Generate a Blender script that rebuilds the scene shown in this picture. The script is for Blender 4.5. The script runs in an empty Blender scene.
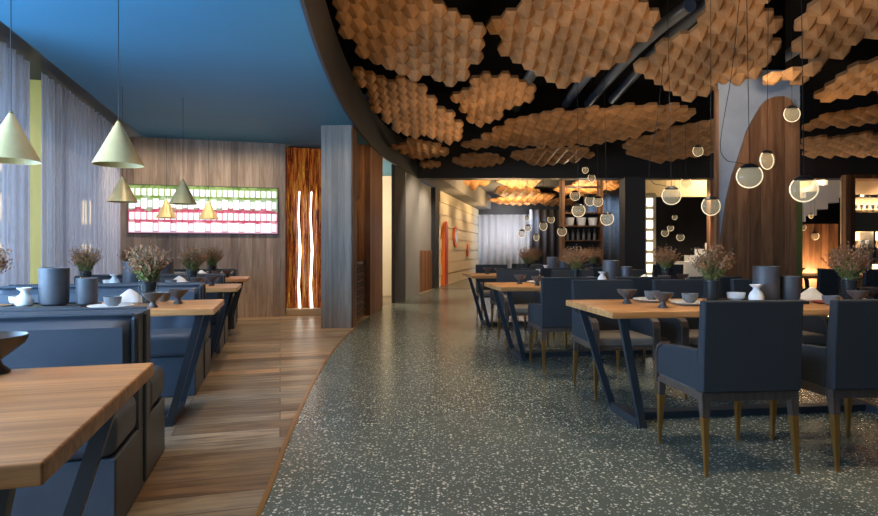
import bpy, bmesh, math, random
from mathutils import Vector, Matrix
random.seed(7)
PI = math.pi
SC = bpy.context.scene
COL = SC.collection
F = 585.0; CXP = 439.0; HZ = 249.0; H = 1.12      # lens in pixels, principal column, horizon row, eye height
A15 = math.radians(15.2)

# ------------------------------------------------------------------ materials
def new_mat(name):
    m = bpy.data.materials.new(name); m.use_nodes = True
    nt = m.node_tree
    return m, nt, nt.nodes['Principled BSDF']
def N(nt, t, **kw):
    n = nt.nodes.new(t)
    for k, v in kw.items():
        if k in n.inputs: n.inputs[k].default_value = v
        else: setattr(n, k, v)
    return n
def L(nt, a, b): nt.links.new(a, b)
def rgba(c): return (c[0], c[1], c[2], 1)
def plain(name, c, rough=.5, metal=0, spec=.5, bump=0, bscale=200, var=0, vscale=6, emit=None, es=0, alpha=None, sheen=0):
    m, nt, p = new_mat(name)
    p.inputs['Base Color'].default_value = rgba(c)
    p.inputs['Roughness'].default_value = rough
    p.inputs['Metallic'].default_value = metal
    p.inputs['Specular IOR Level'].default_value = spec
    p.inputs['Sheen Weight'].default_value = sheen
    tc = N(nt, 'ShaderNodeTexCoord')
    if var:
        n = N(nt, 'ShaderNodeTexNoise', Scale=vscale, Detail=4.0)
        L(nt, tc.outputs['Object'], n.inputs['Vector'])
        r = N(nt, 'ShaderNodeValToRGB')
        r.color_ramp.elements[0].position = .3; r.color_ramp.elements[1].position = .7
        r.color_ramp.elements[0].color = rgba([x*(1-var) for x in c]); r.color_ramp.elements[1].color = rgba([min(1, x*(1+var)) for x in c])
        L(nt, n.outputs['Fac'], r.inputs['Fac']); L(nt, r.outputs['Color'], p.inputs['Base Color'])
    if bump:
        n = N(nt, 'ShaderNodeTexNoise', Scale=bscale, Detail=3.0)
        L(nt, tc.outputs['Object'], n.inputs['Vector'])
        b = N(nt, 'ShaderNodeBump', Strength=bump, Distance=.004)
        L(nt, n.outputs['Fac'], b.inputs['Height']); L(nt, b.outputs['Normal'], p.inputs['Normal'])
    if emit:
        p.inputs['Emission Color'].default_value = rgba(emit); p.inputs['Emission Strength'].default_value = es
    return m
def wood(name, c1, c2, axis='X', stretch=14, scale=3.0, rough=.45, planks=None, rot=0, spec=.4, c3=None, con=1.0):
    """planks=(length, width): plank colours vary, plank runs along axis"""
    m, nt, p = new_mat(name)
    tc = N(nt, 'ShaderNodeTexCoord')
    mp0 = N(nt, 'ShaderNodeMapping'); mp0.inputs['Rotation'].default_value = (0, 0, rot)
    L(nt, tc.outputs['Object'], mp0.inputs['Vector'])
    # bring plank axis to X
    mp = N(nt, 'ShaderNodeMapping')
    if axis == 'Y': mp.inputs['Rotation'].default_value = (0, 0, PI/2)
    if axis == 'Z': mp.inputs['Rotation'].default_value = (0, PI/2, 0)
    L(nt, mp0.outputs['Vector'], mp.inputs['Vector'])
    src = mp.outputs['Vector']
    if axis == 'Z':
        sx_ = N(nt, 'ShaderNodeSeparateXYZ'); L(nt, tc.outputs['Object'], sx_.inputs[0])
        aa = N(nt, 'ShaderNodeMath', operation='ADD'); L(nt, sx_.outputs[0], aa.inputs[0]); L(nt, sx_.outputs[1], aa.inputs[1])
        cx_ = N(nt, 'ShaderNodeCombineXYZ'); L(nt, sx_.outputs[2], cx_.inputs[0]); L(nt, aa.outputs[0], cx_.inputs[1]); src = cx_.outputs[0]
    st = N(nt, 'ShaderNodeMapping'); st.inputs['Scale'].default_value = (1, stretch, stretch)
    L(nt, src, st.inputs['Vector'])
    vec = st.outputs['Vector']
    if planks:
        sw = None
        bvec = src
        if axis == 'Z':       # wall: x along height, need the other coordinate = along the wall (Y after rot)
            bvec = src
        br = N(nt, 'ShaderNodeTexBrick'); br.offset = .37; br.squash = 1
        br.inputs['Scale'].default_value = 1; br.inputs['Brick Width'].default_value = planks[0]; br.inputs['Row Height'].default_value = planks[1]
        br.inputs['Mortar Size'].default_value = planks[2] if len(planks) > 2 else .0012; br.inputs['Mortar Smooth'].default_value = .1
        br.inputs['Color1'].default_value = (0, 0, 0, 1); br.inputs['Color2'].default_value = (1, 1, 1, 1); br.inputs['Mortar'].default_value = (.5, .5, .5, 1)
        L(nt, bvec, br.inputs['Vector'])
        # offset grain per plank
        cmb = N(nt, 'ShaderNodeVectorMath', operation='MULTIPLY'); cmb.inputs[1].default_value = (37, 11, 23)
        L(nt, br.outputs['Color'], cmb.inputs[0])
        add = N(nt, 'ShaderNodeVectorMath', operation='ADD')
        L(nt, vec, add.inputs[0]); L(nt, cmb.outputs[0], add.inputs[1]); vec = add.outputs[0]
    n1 = N(nt, 'ShaderNodeTexNoise', Scale=scale, Detail=6.0, Roughness=.62, Distortion=.6)
    L(nt, vec, n1.inputs['Vector'])
    r = N(nt, 'ShaderNodeValToRGB')
    r.color_ramp.elements[0].position = .32; r.color_ramp.elements[1].position = .68
    r.color_ramp.elements[0].color = rgba(c1); r.color_ramp.elements[1].color = rgba(c2)
    L(nt, n1.outputs['Fac'], r.inputs['Fac'])
    col = r.outputs['Color']
    if planks:
        hs = N(nt, 'ShaderNodeMix', data_type='RGBA', blend_type='MULTIPLY'); hs.inputs[0].default_value = 1
        r2 = N(nt, 'ShaderNodeValToRGB'); cr = r2.color_ramp
        cr.elements[0].color = (1-.52*con, 1-.56*con, 1-.60*con, 1); cr.elements[1].color = (1+.5*con, 1+.42*con, 1+.3*con, 1)
        if c3:
            e = cr.elements.new(.5); e.color = rgba(c3)
        L(nt, br.outputs['Color'], r2.inputs['Fac'])
        L(nt, col, hs.inputs[6]); L(nt, r2.outputs['Color'], hs.inputs[7])
        mo = N(nt, 'ShaderNodeMix', data_type='RGBA'); mo.inputs[7].default_value = rgba([x*.3 for x in c1])
        L(nt, br.outputs['Fac'], mo.inputs[0]); L(nt, hs.outputs[2], mo.inputs[6])
        col = mo.outputs[2]
    L(nt, col, p.inputs['Base Color'])
    p.inputs['Roughness'].default_value = rough; p.inputs['Specular IOR Level'].default_value = spec
    b = N(nt, 'ShaderNodeBump', Strength=.15, Distance=.003)
    L(nt, n1.outputs['Fac'], b.inputs['Height']); L(nt, b.outputs['Normal'], p.inputs['Normal'])
    return m
def terrazzo():
    m, nt, p = new_mat('terrazzo')
    tc = N(nt, 'ShaderNodeTexCoord')
    n0 = N(nt, 'ShaderNodeTexNoise', Scale=.8, Detail=5.0); L(nt, tc.outputs['Object'], n0.inputs['Vector'])
    base = N(nt, 'ShaderNodeValToRGB'); base.color_ramp.elements[0].position = .3; base.color_ramp.elements[1].position = .7
    base.color_ramp.elements[0].color = (.068, .086, .074, 1); base.color_ramp.elements[1].color = (.108, .122, .100, 1)
    L(nt, n0.outputs['Fac'], base.inputs['Fac'])
    col = base.outputs['Color']
    for sc, th, c in ((40, .23, (.56, .54, .42)), (70, .28, (.36, .38, .33)), (26, .11, (.50, .49, .38))):
        v = N(nt, 'ShaderNodeTexVoronoi', Scale=float(sc), Randomness=1.0); L(nt, tc.outputs['Object'], v.inputs['Vector'])
        sep = N(nt, 'ShaderNodeSeparateColor'); L(nt, v.outputs['Color'], sep.inputs[0])
        mu = N(nt, 'ShaderNodeMath', operation='MULTIPLY'); mu.inputs[1].default_value = th*1.5; L(nt, sep.outputs[0], mu.inputs[0])
        ns = N(nt, 'ShaderNodeTexNoise', Scale=sc*3.0); L(nt, tc.outputs['Object'], ns.inputs['Vector'])
        ad = N(nt, 'ShaderNodeMath', operation='MULTIPLY_ADD'); ad.inputs[1].default_value = .35; L(nt, ns.outputs['Fac'], ad.inputs[0]); L(nt, v.outputs['Distance'], ad.inputs[2])
        sb = N(nt, 'ShaderNodeMath', operation='SUBTRACT'); sb.inputs[1].default_value = .17; L(nt, ad.outputs[0], sb.inputs[0])
        lt = N(nt, 'ShaderNodeMath', operation='LESS_THAN'); L(nt, sb.outputs[0], lt.inputs[0]); L(nt, mu.outputs[0], lt.inputs[1])
        mx = N(nt, 'ShaderNodeMix', data_type='RGBA'); mx.inputs[7].default_value = rgba(c)
        L(nt, lt.outputs[0], mx.inputs[0]); L(nt, col, mx.inputs[6]); col = mx.outputs[2]
    L(nt, col, p.inputs['Base Color'])
    p.inputs['Roughness'].default_value = .24; p.inputs['Specular IOR Level'].default_value = .55
    return m
def glassy(name, c, alpha, rough=.05, emit=None, es=0):
    m, nt, p = new_mat(name)
    p.inputs['Base Color'].default_value = rgba(c); p.inputs['Roughness'].default_value = rough
    p.inputs['Alpha'].default_value = alpha
    if emit: p.inputs['Emission Color'].default_value = rgba(emit); p.inputs['Emission Strength'].default_value = es
    return m
def sheer():
    m, nt, p = new_mat('sheer_curtain')
    tc = N(nt, 'ShaderNodeTexCoord')
    w = N(nt, 'ShaderNodeTexWave', Scale=7.0, Distortion=1.0, Detail=1.0); w.bands_direction = 'Y'
    L(nt, tc.outputs['Object'], w.inputs['Vector'])
    mr = N(nt, 'ShaderNodeMapRange'); mr.inputs[3].default_value = .45; mr.inputs[4].default_value = .78
    L(nt, w.outputs['Fac'], mr.inputs[0])
    tr = N(nt, 'ShaderNodeBsdfTransparent'); tl = N(nt, 'ShaderNodeBsdfTranslucent'); df = N(nt, 'ShaderNodeBsdfDiffuse')
    tl.inputs[0].default_value = (.85, .84, .88, 1); df.inputs[0].default_value = (.72, .68, .70, 1)
    a = N(nt, 'ShaderNodeMixShader'); a.inputs[0].default_value = .45
    L(nt, df.outputs[0], a.inputs[1]); L(nt, tl.outputs[0], a.inputs[2])
    b = N(nt, 'ShaderNodeMixShader'); L(nt, mr.outputs[0], b.inputs[0]); L(nt, tr.outputs[0], b.inputs[1]); L(nt, a.outputs[0], b.inputs[2])
    L(nt, b.outputs[0], nt.nodes['Material Output'].inputs[0])
    return m
def amber():
    m, nt, p = new_mat('amber_resin')
    tc = N(nt, 'ShaderNodeTexCoord'); mp = N(nt, 'ShaderNodeMapping'); mp.inputs['Scale'].default_value = (22, 22, 1.6)
    L(nt, tc.outputs['Object'], mp.inputs['Vector'])
    n = N(nt, 'ShaderNodeTexNoise', Scale=1.0, Detail=8.0, Roughness=.75, Distortion=1.2); L(nt, mp.outputs[0], n.inputs['Vector'])
    r = N(nt, 'ShaderNodeValToRGB'); cr = r.color_ramp
    cr.elements[0].position = .38; cr.elements[0].color = (.010, .004, .002, 1)
    cr.elements[1].position = .72; cr.elements[1].color = (.85, .42, .05, 1)
    for q, c in ((.48, (.09, .014, .004)), (.54, (.30, .07, .010)), (.58, (.10, .10, .015)), (.63, (.55, .18, .02))):
        e = cr.elements.new(q); e.color = rgba(c)
    L(nt, n.outputs['Fac'], r.inputs['Fac']); L(nt, r.outputs[0], p.inputs['Base Color']); L(nt, r.outputs[0], p.inputs['Emission Color'])
    p.inputs['Emission Strength'].default_value = .75; p.inputs['Roughness'].default_value = .25
    return m
M = {}
M['terrazzo'] = terrazzo()
M['floor_wood'] = wood('oak_floor_planks', (.13, .080, .045), (.40, .27, .15), 'X', 9, 2.2, .36, (1.7, .19, .004), rot=-A15, c3=(.80, .98, 1.2))
M['wall_wood'] = wood('greyed_oak_wall', (.24, .17, .13), (.42, .33, .27), 'Z', 9, 1.6, .5, (30, .11, .001), con=.5)
M['warm_wood'] = wood('walnut_panel', (.12, .052, .026), (.27, .135, .068), 'Z', 9, 1.6, .45, (30, .15, .001))
M['grey_wood'] = wood('blue_grey_veneer', (.19, .175, .16), (.30, .275, .24), 'Z', 12, 1.3, .5, (30, .09, .0008), con=.4)
M['table_wood'] = wood('oak_table_top', (.36, .15, .045), (.64, .32, .125), 'X', 16, 1.6, .36, (9, .09, .0006), con=.28)
M['hex_wood'] = plain('carved_oak_cells', (.33, .165, .065), .55, var=.4, vscale=3.5, spec=.3)
M['blue_ceiling'] = plain('blue_paint', (.033, .165, .275), .6, var=.05, vscale=1)
M['dark_grey'] = plain('charcoal_paint', (.035, .037, .042), .6)
M['black'] = plain('black_void', (.006, .006, .008), .8, spec=.1)
M['near_black'] = plain('black_paint', (.012, .013, .016), .5)
M['concrete'] = plain('blue_grey_plaster', (.26, .29, .34), .7, var=.15, vscale=3, bump=.2, bscale=30)
M['grey_wall'] = plain('grey_plaster', (.20, .19, .18), .7, var=.06, vscale=2)
M['cream'] = plain('cream_cladding', (.62, .55, .40), .55, var=.05)
M['cream_wall'] = plain('cream_plaster', (.60, .52, .38), .7)
M['orange'] = plain('orange_lacquer', (.80, .17, .015), .35)
M['mirror'] = plain('bronze_mirror', (.5, .3, .12), .1, metal=1)
M['chair_fabric'] = plain('slate_chair_fabric', (.017, .020, .025), .85, bump=.5, bscale=450, var=.22, vscale=160)
M['seat_fabric'] = plain('taupe_seat_fabric', (.15, .125, .10), .8, bump=.4, bscale=400, var=.1, vscale=90)
M['chair_wood'] = wood('dark_walnut_frame', (.045, .030, .024), (.10, .068, .052), 'Z', 10, 6, .4)
M['brass'] = plain('aged_brass', (.42, .22, .06), .32, metal=.85)
M['steel'] = plain('blue_black_steel', (.028, .036, .046), .42, metal=.3)
M['leather'] = plain('slate_blue_leather', (.042, .058, .082), .42, bump=.15, bscale=120, var=.12, vscale=5)
M['leather_pipe'] = plain('dark_leather_piping', (.030, .045, .065), .45)
M['gold_shade'] = plain('pale_gold_metal', (.78, .56, .25), .4, metal=.15, var=.05, vscale=20)
M['shade_inside'] = plain('warm_shade_inside', (.45, .33, .12), .5)
M['cable'] = plain('black_cable', (.01, .01, .012), .5)
M['ceramic_white'] = plain('white_glazed_ceramic', (.80, .79, .76), .2)
M['ceramic_grey'] = plain('grey_stoneware', (.085, .092, .105), .5, var=.12, vscale=25, bump=.1, bscale=90)
M['ceramic_bowl'] = plain('grey_bowl_glaze', (.14, .145, .15), .4, var=.1, vscale=30)
M['ceramic_bronze'] = plain('bronze_grey_stoneware', (.075, .066, .060), .38, var=.15, vscale=30)
M['cloth_white'] = plain('white_linen', (.85, .85, .84), .85)
M['tray'] = plain('black_lacquer_tray', (.012, .012, .013), .3)
M['glass'] = glassy('clear_glass', (.08, .09, .09), .10)
M['pot'] = plain('black_inner_pot', (.010, .010, .010), .5)
M['heather'] = plain('heather_stems', (.16, .12, .05), .8, var=.6, vscale=14)
M['heather_green'] = plain('heather_leaves', (.13, .16, .035), .8, var=.4, vscale=30)
M['heather_bud'] = plain('heather_buds', (.32, .15, .065), .8, var=.5, vscale=40)
M['globe_glass'] = glassy('seeded_glass', (.72, .58, .34), .34, .15, (1, .78, .42), .12)
M['globe_ring'] = plain('lit_ring', (1, .85, .6), .4, emit=(1, .80, .50), es=1.0)
M['globe_cap'] = plain('black_lamp_cap', (.012, .012, .014), .4)
M['sheer'] = sheer()
M['white_curtain'] = plain('white_curtain_fabric', (.66, .67, .70), .85)
M['dark_curtain'] = plain('slate_curtain_fabric', (.085, .098, .125), .85, var=.3, vscale=20)
M['yellow'] = plain('yellow_mullion_paint', (.66, .47, .09), .45)
M['window_glass'] = glassy('window_glass', (.7, .8, .9), .08)
M['amber'] = amber()
M['slit'] = plain('lit_slit', (1, 1, .95), .5, emit=(1, .95, .85), es=4)
M['light_stone'] = plain('pale_oak_sill', (.50, .36, .23), .5)
M['counter'] = plain('black_stone_counter', (.02, .022, .028), .2)
M['strip_light'] = plain('warm_strip_light', (1, .8, .5), .5, emit=(1, .72, .36), es=3)
M['panel_light'] = plain('white_light_panel', (1, .95, .85), .5, emit=(1, .93, .80), es=2.2)
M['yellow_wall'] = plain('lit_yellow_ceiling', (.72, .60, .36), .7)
M['stair'] = plain('white_stair_side', (.78, .76, .72), .6)
M['glassware'] = glassy('shelf_glassware', (.75, .80, .90), .55, .1)
M['shelf_metal'] = plain('dark_shelf', (.03, .035, .04), .4)
M['olive_panel'] = plain('olive_grey_panel', (.11, .10, .075), .5)
M['duct'] = plain('dark_duct_metal', (.16, .20, .28), .4, metal=.4)
M['green'] = plain('green_reflection_paint', (.10, .11, .02), .7)  # colour of the plant reflection painted on the column
M['terracotta'] = plain('red_lacquer', (.36, .06, .03), .4)

# ------------------------------------------------------------------ mesh helpers
def box(bm, x0, x1, y0, y1, z0, z1, mi=0):
    vs = [bm.verts.new((x, y, z)) for x in (x0, x1) for y in (y0, y1) for z in (z0, z1)]
    for f in ((0, 1, 3, 2), (4, 6, 7, 5), (0, 4, 5, 1), (2, 3, 7, 6), (0, 2, 6, 4), (1, 5, 7, 3)):
        fc = bm.faces.new([vs[i] for i in f]); fc.material_index = mi
    return vs
def prism(bm, pts, z0, z1, mi=0):
    """vertical prism from xy outline"""
    a = [bm.verts.new((p[0], p[1], z0)) for p in pts]; b = [bm.verts.new((p[0], p[1], z1)) for p in pts]
    n = len(pts)
    fs = [bm.faces.new(a[::-1]), bm.faces.new(b)]
    for i in range(n): fs.append(bm.faces.new((a[i], a[(i+1) % n], b[(i+1) % n], b[i])))
    for f in fs: f.material_index = mi
def prism_y(bm, pts, y0, y1):
    """outline in xz, extruded along y"""
    a = [bm.verts.new((p[0], y0, p[1])) for p in pts]; b = [bm.verts.new((p[0], y1, p[1])) for p in pts]
    n = len(pts); bm.faces.new(a); bm.faces.new(b[::-1])
    for i in range(n): bm.faces.new((a[i], b[i], b[(i+1) % n], a[(i+1) % n]))
def prism_x(bm, pts, x0, x1):
    a = [bm.verts.new((x0, p[0], p[1])) for p in pts]; b = [bm.verts.new((x1, p[0], p[1])) for p in pts]
    n = len(pts); bm.faces.new(a[::-1]); bm.faces.new(b)
    for i in range(n): bm.faces.new((a[i], a[(i+1) % n], b[(i+1) % n], b[i]))
def lathe(bm, prof, seg=24, c=(0, 0, 0), mi=0):
    rings = []
    for r, z in prof:
        if r < 1e-5: rings.append([bm.verts.new((c[0], c[1], c[2]+z))])
        else: rings.append([bm.verts.new((c[0]+r*math.cos(2*PI*i/seg), c[1]+r*math.sin(2*PI*i/seg), c[2]+z)) for i in range(seg)])
    for k in range(len(rings)-1):
        a, b = rings[k], rings[k+1]
        for i in range(seg):
            j = (i+1) % seg
            if len(a) == 1 and len(b) == 1: continue
            if len(a) == 1: f = bm.faces.new((a[0], b[j], b[i]))
            elif len(b) == 1: f = bm.faces.new((a[i], a[j], b[0]))
            else: f = bm.faces.new((a[i], a[j], b[j], b[i]))
            f.material_index = mi
def tube(bm, pts, r, seg=8, r2=None, mi=0, square=False):
    pts = [Vector(p) for p in pts]; n = len(pts); rings = []
    if r2 is None: r2 = r
    off = PI/4 if seg == 4 else 0
    for i, p in enumerate(pts):
        t = (pts[min(i+1, n-1)]-pts[max(i-1, 0)]).normalized()
        up = Vector((0, 0, 1)) if abs(t.z) < .9 else Vector((0, 1, 0))
        a = t.cross(up).normalized(); b = a.cross(t)
        rr = r+(r2-r)*i/(n-1)
        rings.append([bm.verts.new(p+a*rr*math.cos(2*PI*k/seg+off)+b*rr*math.sin(2*PI*k/seg+off)) for k in range(seg)])
    for i in range(n-1):
        for k in range(seg):
            f = bm.faces.new((rings[i][k], rings[i][(k+1) % seg], rings[i+1][(k+1) % seg], rings[i+1][k])); f.material_index = mi
    f = bm.faces.new(rings[0][::-1]); f.material_index = mi
    f = bm.faces.new(rings[-1]); f.material_index = mi
def obj(name, bm, mat, parent=None, smooth=False, bevel=0, seg=2):
    bmesh.ops.recalc_face_normals(bm, faces=bm.faces[:])
    me = bpy.data.meshes.new(name); bm.to_mesh(me); bm.free()
    for m in (mat if isinstance(mat, (list, tuple)) else [mat]): me.materials.append(M[m])
    if smooth:
        for p in me.polygons: p.use_smooth = True
    o = bpy.data.objects.new(name, me); COL.objects.link(o)
    if parent: o.parent = parent
    if bevel:
        b = o.modifiers.new('bevel', 'BEVEL'); b.width = bevel; b.segments = seg; b.limit_method = 'ANGLE'; b.angle_limit = math.radians(40)
        if not smooth:
            for p in me.polygons: p.use_smooth = True
            w = o.modifiers.new('wn', 'WEIGHTED_NORMAL')
    elif smooth:
        me.set_sharp_from_angle(angle=math.radians(38))
    return o
def BM(): return bmesh.new()
def tag(o, label, cat, group=None, kind=None):
    o['label'] = label; o['category'] = cat
    if group: o['group'] = group
    if kind: o['kind'] = kind
    return o
def empty(name, loc=(0, 0, 0), rz=0):
    o = bpy.data.objects.new(name, None); COL.objects.link(o); o.location = loc; o.rotation_euler = (0, 0, rz)
    o.empty_display_size = .1
    return o
KIDS = {}
def kids(o): return [c for c in bpy.data.objects if c.parent == o]
def copy_tree(o, parent=None):
    c = o.copy(); COL.objects.link(c)
    if parent: c.parent = parent
    for ch in list(KIDS.get(o.name) or kids(o)): copy_tree(ch, c)
    return c
class Proto:
    """first placing moves the source itself, later ones copy it with its parts"""
    def __init__(s, root): s.root = root; s.used = False
    def put(s, loc, rz, label, cat, group=None, scale=None):
        o = s.root if not s.used else copy_tree(s.root)
        s.used = True
        o.location = loc; o.rotation_euler = (0, 0, rz)
        for k in ('group',):
            if k in o: del o[k]
        tag(o, label, cat, group)
        if scale: o.scale = (scale,)*3
        return o
def struct(name, bm, mat, parent=None, **k):
    o = obj(name, bm, mat, parent, **k)
    if not parent: o['kind'] = 'structure'
    return o
def W(v, u): return (v*math.cos(A15)-u*math.sin(A15), v*math.sin(A15)+u*math.cos(A15))
def wp(v, u, z=0): x, y = W(v, u); return (x, y, z)
def rayX(px, y): return (px-CXP)/F*y
def rayZ(py, y): return H+(HZ-py)/F*y
def rbox(name, mat, parent, b, bevel=0, seg=2, smooth=False):
    bm = BM(); box(bm, *b); return obj(name, bm, mat, parent, bevel=bevel, seg=seg, smooth=smooth)

# ------------------------------------------------------------------ setting: circle edge between timber floor and terrazzo
EDGE = [(-.30, -3.5), (-.50, -.5), (-.61, 1.0), (-.76, 2.45), (-.90, 3.5), (-1.0, 4.34), (-1.085, 5.24), (-1.15, 6.2), (-1.19, 7.2), (-1.195, 8.0), (-1.19, 8.8), (-1.155, 9.8), (-1.07, 11.1), (-.90, 12.1), (-.74, 13.1), (-.50, 14.4), (-.14, 16.4), (.02, 17.2), (1.75, 25.8)]
def smooth_poly(P, n=5):
    out = []
    for i in range(len(P)-1):
        p0 = P[max(i-1, 0)]; p1 = P[i]; p2 = P[i+1]; p3 = P[min(i+2, len(P)-1)]
        for k in range(n):
            t = k/n
            out.append(tuple(.5*((2*p1[j])+(-p0[j]+p2[j])*t+(2*p0[j]-5*p1[j]+4*p2[j]-p3[j])*t*t+(-p0[j]+3*p1[j]-3*p2[j]+p3[j])*t**3) for j in (0, 1)))
    out.append(P[-1]); return out
ED = smooth_poly(EDGE)
def edge_x(y):
    for a, b in zip(ED, ED[1:]):
        if a[1] <= y <= b[1]: return a[0]+(b[0]-a[0])*(y-a[1])/(b[1]-a[1])
    return ED[-1][0]
def strip_solid(bm, P, Q, z0, z1):
    """slab between polyline P and polyline Q of equal length"""
    for i in range(len(P)-1):
        c = [P[i], P[i+1], Q[i+1], Q[i]]
        prism(bm, c, z0, z1)
edl = [p for p in ED if p[1] <= 8.0]
bm = BM(); strip_solid(bm, [(-9, p[1]) for p in ED], ED, -.2, 0)
bmesh.ops.remove_doubles(bm, verts=bm.verts[:], dist=1e-5)
struct('floor', bm, 'floor_wood')
bm = BM(); strip_solid(bm, ED+[(1.8, 28.5)], [(15, p[1]) for p in ED]+[(15, 28.5)], -.2, .0)
struct('floor', bm, 'terrazzo')
bm = BM(); e2 = [p for p in ED if p[1] < 8.2]
strip_solid(bm, [(p[0]-.012, p[1]) for p in e2], [(p[0]+.012, p[1]) for p in e2], .0005, .004)
struct('trim_1', bm, 'brass')

CEIL = 2.87
# blue ceiling slab: from pelmet gap (v=-2.07) to the circle edge
def left_line(y, v):  # x of the line v=const at this y
    # y = v sin + u cos -> u ; x = v cos - u sin
    u = (y-v*math.sin(A15))/math.cos(A15); return v*math.cos(A15)-u*math.sin(A15)
ec = [p for p in ED if p[1] <= 14.2]
bm = BM(); strip_solid(bm, [(left_line(p[1], -2.07), p[1]) for p in ec], ec, CEIL, CEIL+.12)
bmesh.ops.remove_doubles(bm, verts=bm.verts[:], dist=1e-5)
struct('ceiling', bm, 'blue_ceiling')
bm = BM(); strip_solid(bm, [(left_line(p[1], -3.2), p[1]) for p in ec], [(left_line(p[1], -2.05), p[1]) for p in ec], CEIL+.121, CEIL+.2)
struct('ceiling', bm, 'near_black')
# soffit lip of the circle
bm = BM(); strip_solid(bm, ec, [(p[0]+.03, p[1]) for p in ec], CEIL-.02, CEIL+.62)
bmesh.ops.remove_doubles(bm, verts=bm.verts[:], dist=1e-5)
struct('trim_2', bm, 'dark_grey')
# black void over the carved clusters
bm = BM(); box(bm, -4, 15, -3.5, 14.3, 4.9, 5.0); box(bm, -4.1, -4, -3.5, 14.6, 3.07, 5.0); box(bm, -4, 15, -3.6, -3.5, 2.9, 5.0); box(bm, -4, -.57, 14.5, 14.6, 2.99, 5.0)
struct('ceiling', bm, 'black')
bm = BM(); box(bm, -7, 15, -3.7, -3.6, 0, 2.9); struct('wall_front', bm, 'grey_wall')
# beam across and lower ceiling beyond it
bm = BM(); box(bm, -.56, 15, 14.2, 14.6, CEIL-.03, 4.9)
struct('trim_3', bm, 'near_black')
bm = BM(); box(bm, -3, 15, 14.6, 28.5, 3.45, 3.6); struct('ceiling', bm, 'dark_grey')
# curved bulkhead beyond the beam following the cream wall
eb = [p for p in ED if p[1] >= 14.4]
bm = BM(); strip_solid(bm, eb, [(p[0]+.55, p[1]) for p in eb], 2.86, 3.45); struct('trim_4', bm, 'grey_wall')

# back wall of the booth zone, u = 10.05
def place(o, v, u, z=0, rz=A15): o.location = wp(v, u, z); o.rotation_euler = (0, 0, rz); return o
bm = BM(); box(bm, -2.7, .085, 0, .15, 0, CEIL)
place(struct('wall_back', bm, 'wall_wood'), 0, 10.05)
bm = BM(); box(bm, .085, 1.45, .45, .6, 0, CEIL); place(struct('wall_back', bm, 'warm_wood'), 0, 10.05)
# right return of timber wall
# window wall v=-2.75
root = empty('window_1'); root['kind'] = 'structure'; place(root, -2.62, 0)
bm = BM(); box(bm, -.02, 0, 0, 10.2, .0, 2.99); obj('glass', bm, 'window_glass', root)
for u0 in (1.2, 4.3, 7.47):
    bm = BM(); box(bm, -.06, .08, u0-.06, u0+.06, 0, 2.99); obj('mullion', bm, 'yellow', root)
bm = BM(); box(bm, -.06, .06, 0, 10.2, 0, .1); obj('sill', bm, 'dark_grey', root)
# curtains (wavy sheets)
def curtain(name, u0, u1, v0, z0, z1, mat, amp=.045, pitch=.16, rot=A15, origin=None):
    bm = BM(); n = int((u1-u0)/pitch*8)
    prev = None; ph = random.random()*6
    for i in range(n+1):
        t = u0+(u1-u0)*i/n
        off = amp*math.sin(2*PI*(t/pitch)+1.2*math.sin(t*3.1+ph))*(.7+.3*math.sin(t*5+ph))
        a = bm.verts.new((off, t, z0)); b = bm.verts.new((off*.8, t, z1))
        if prev: bm.faces.new((prev[0], a, b, prev[1]))
        prev = (a, b)
    o = obj(name, bm, mat, smooth=True)
    s = o.modifiers.new('sol', 'SOLIDIFY'); s.thickness = .002
    if origin is None: place(o, v0, 0)
    return o
c = curtain('curtain', 5.2, 6.68, -2.40, .02, 2.965, 'sheer'); tag(c, 'sheer grey curtain at far left, on the near side of the yellow mullion', 'curtain', kind=None)
c = curtain('curtain', 6.95, 10.0, -2.40, .02, 2.965, 'sheer'); tag(c, 'sheer grey curtain between yellow mullion and the timber back wall', 'curtain')

# city outside
def building(x, y, w, d, h, base, wincol, label, lit):
    r = empty('building', (x, y, -6), random.uniform(-.2, .2)); tag(r, label, 'building', None)
    rbox('wall', base, r, (-w/2, w/2, -d/2, d/2, 0, h))
    n = int(h/2.6); first = None
    spots = [(w/2+.02, -d/2+1.6+jj*2.7, 1.5+k*2.6, PI/2) for k in range(n) for jj in range(int((d-1)/2.7))]
    spots += [(-w/2+1.6+jj*2.7, -d/2-.02, 1.5+k*2.6, 0) for k in range(n) for jj in range(int((w-1)/2.7))]
    for (xx, yy, zz, rr) in spots:
        if first is None:
            bm = BM(); box(bm, -1.0, 1.0, -.05, .05, -.7, .7); box(bm, -.03, .03, -.08, .08, -.7, .7); first = o = obj('window', bm, wincol, r)
        else: o = first.copy(); COL.objects.link(o); o.parent = r
        o.location = (xx, yy, zz); o.rotation_euler = (0, 0, rr)
    bm = BM(); box(bm, -w/2-.2, w/2+.2, -d/2-.2, d/2+.2, h, h+.3); obj('roof', bm, base, r)
M['bld_grey'] = plain('pale_facade', (.42, .46, .50), .7, var=.1, vscale=.5)
M['bld_dark'] = plain('dark_facade', (.10, .13, .17), .6)
M['bld_tan'] = plain('tan_facade', (.50, .40, .24), .7)
M['bld_win'] = plain('blue_facade_glass', (.10, .16, .22), .2)
M['bld_lit'] = plain('lit_office_windows', (.8, .6, .3), .5, emit=(1, .72, .30), es=2.6)
building(-27, 26, 9, 12, 13, 'bld_tan', 'bld_lit', 'tan office block with yellow lit windows seen through left curtain', 1)
building(-36, 52, 12, 10, 20, 'bld_grey', 'bld_win', 'pale tower standing behind the tan office block outside the window', 0)
building(-19.5, 38, 5, 6, 10.5, 'bld_dark', 'bld_lit', 'dark block with lit windows seen right of the yellow mullion', 1)
building(-42, 36, 12, 12, 24, 'bld_grey', 'bld_win', 'tall pale tower furthest left outside the window', 0)
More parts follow.
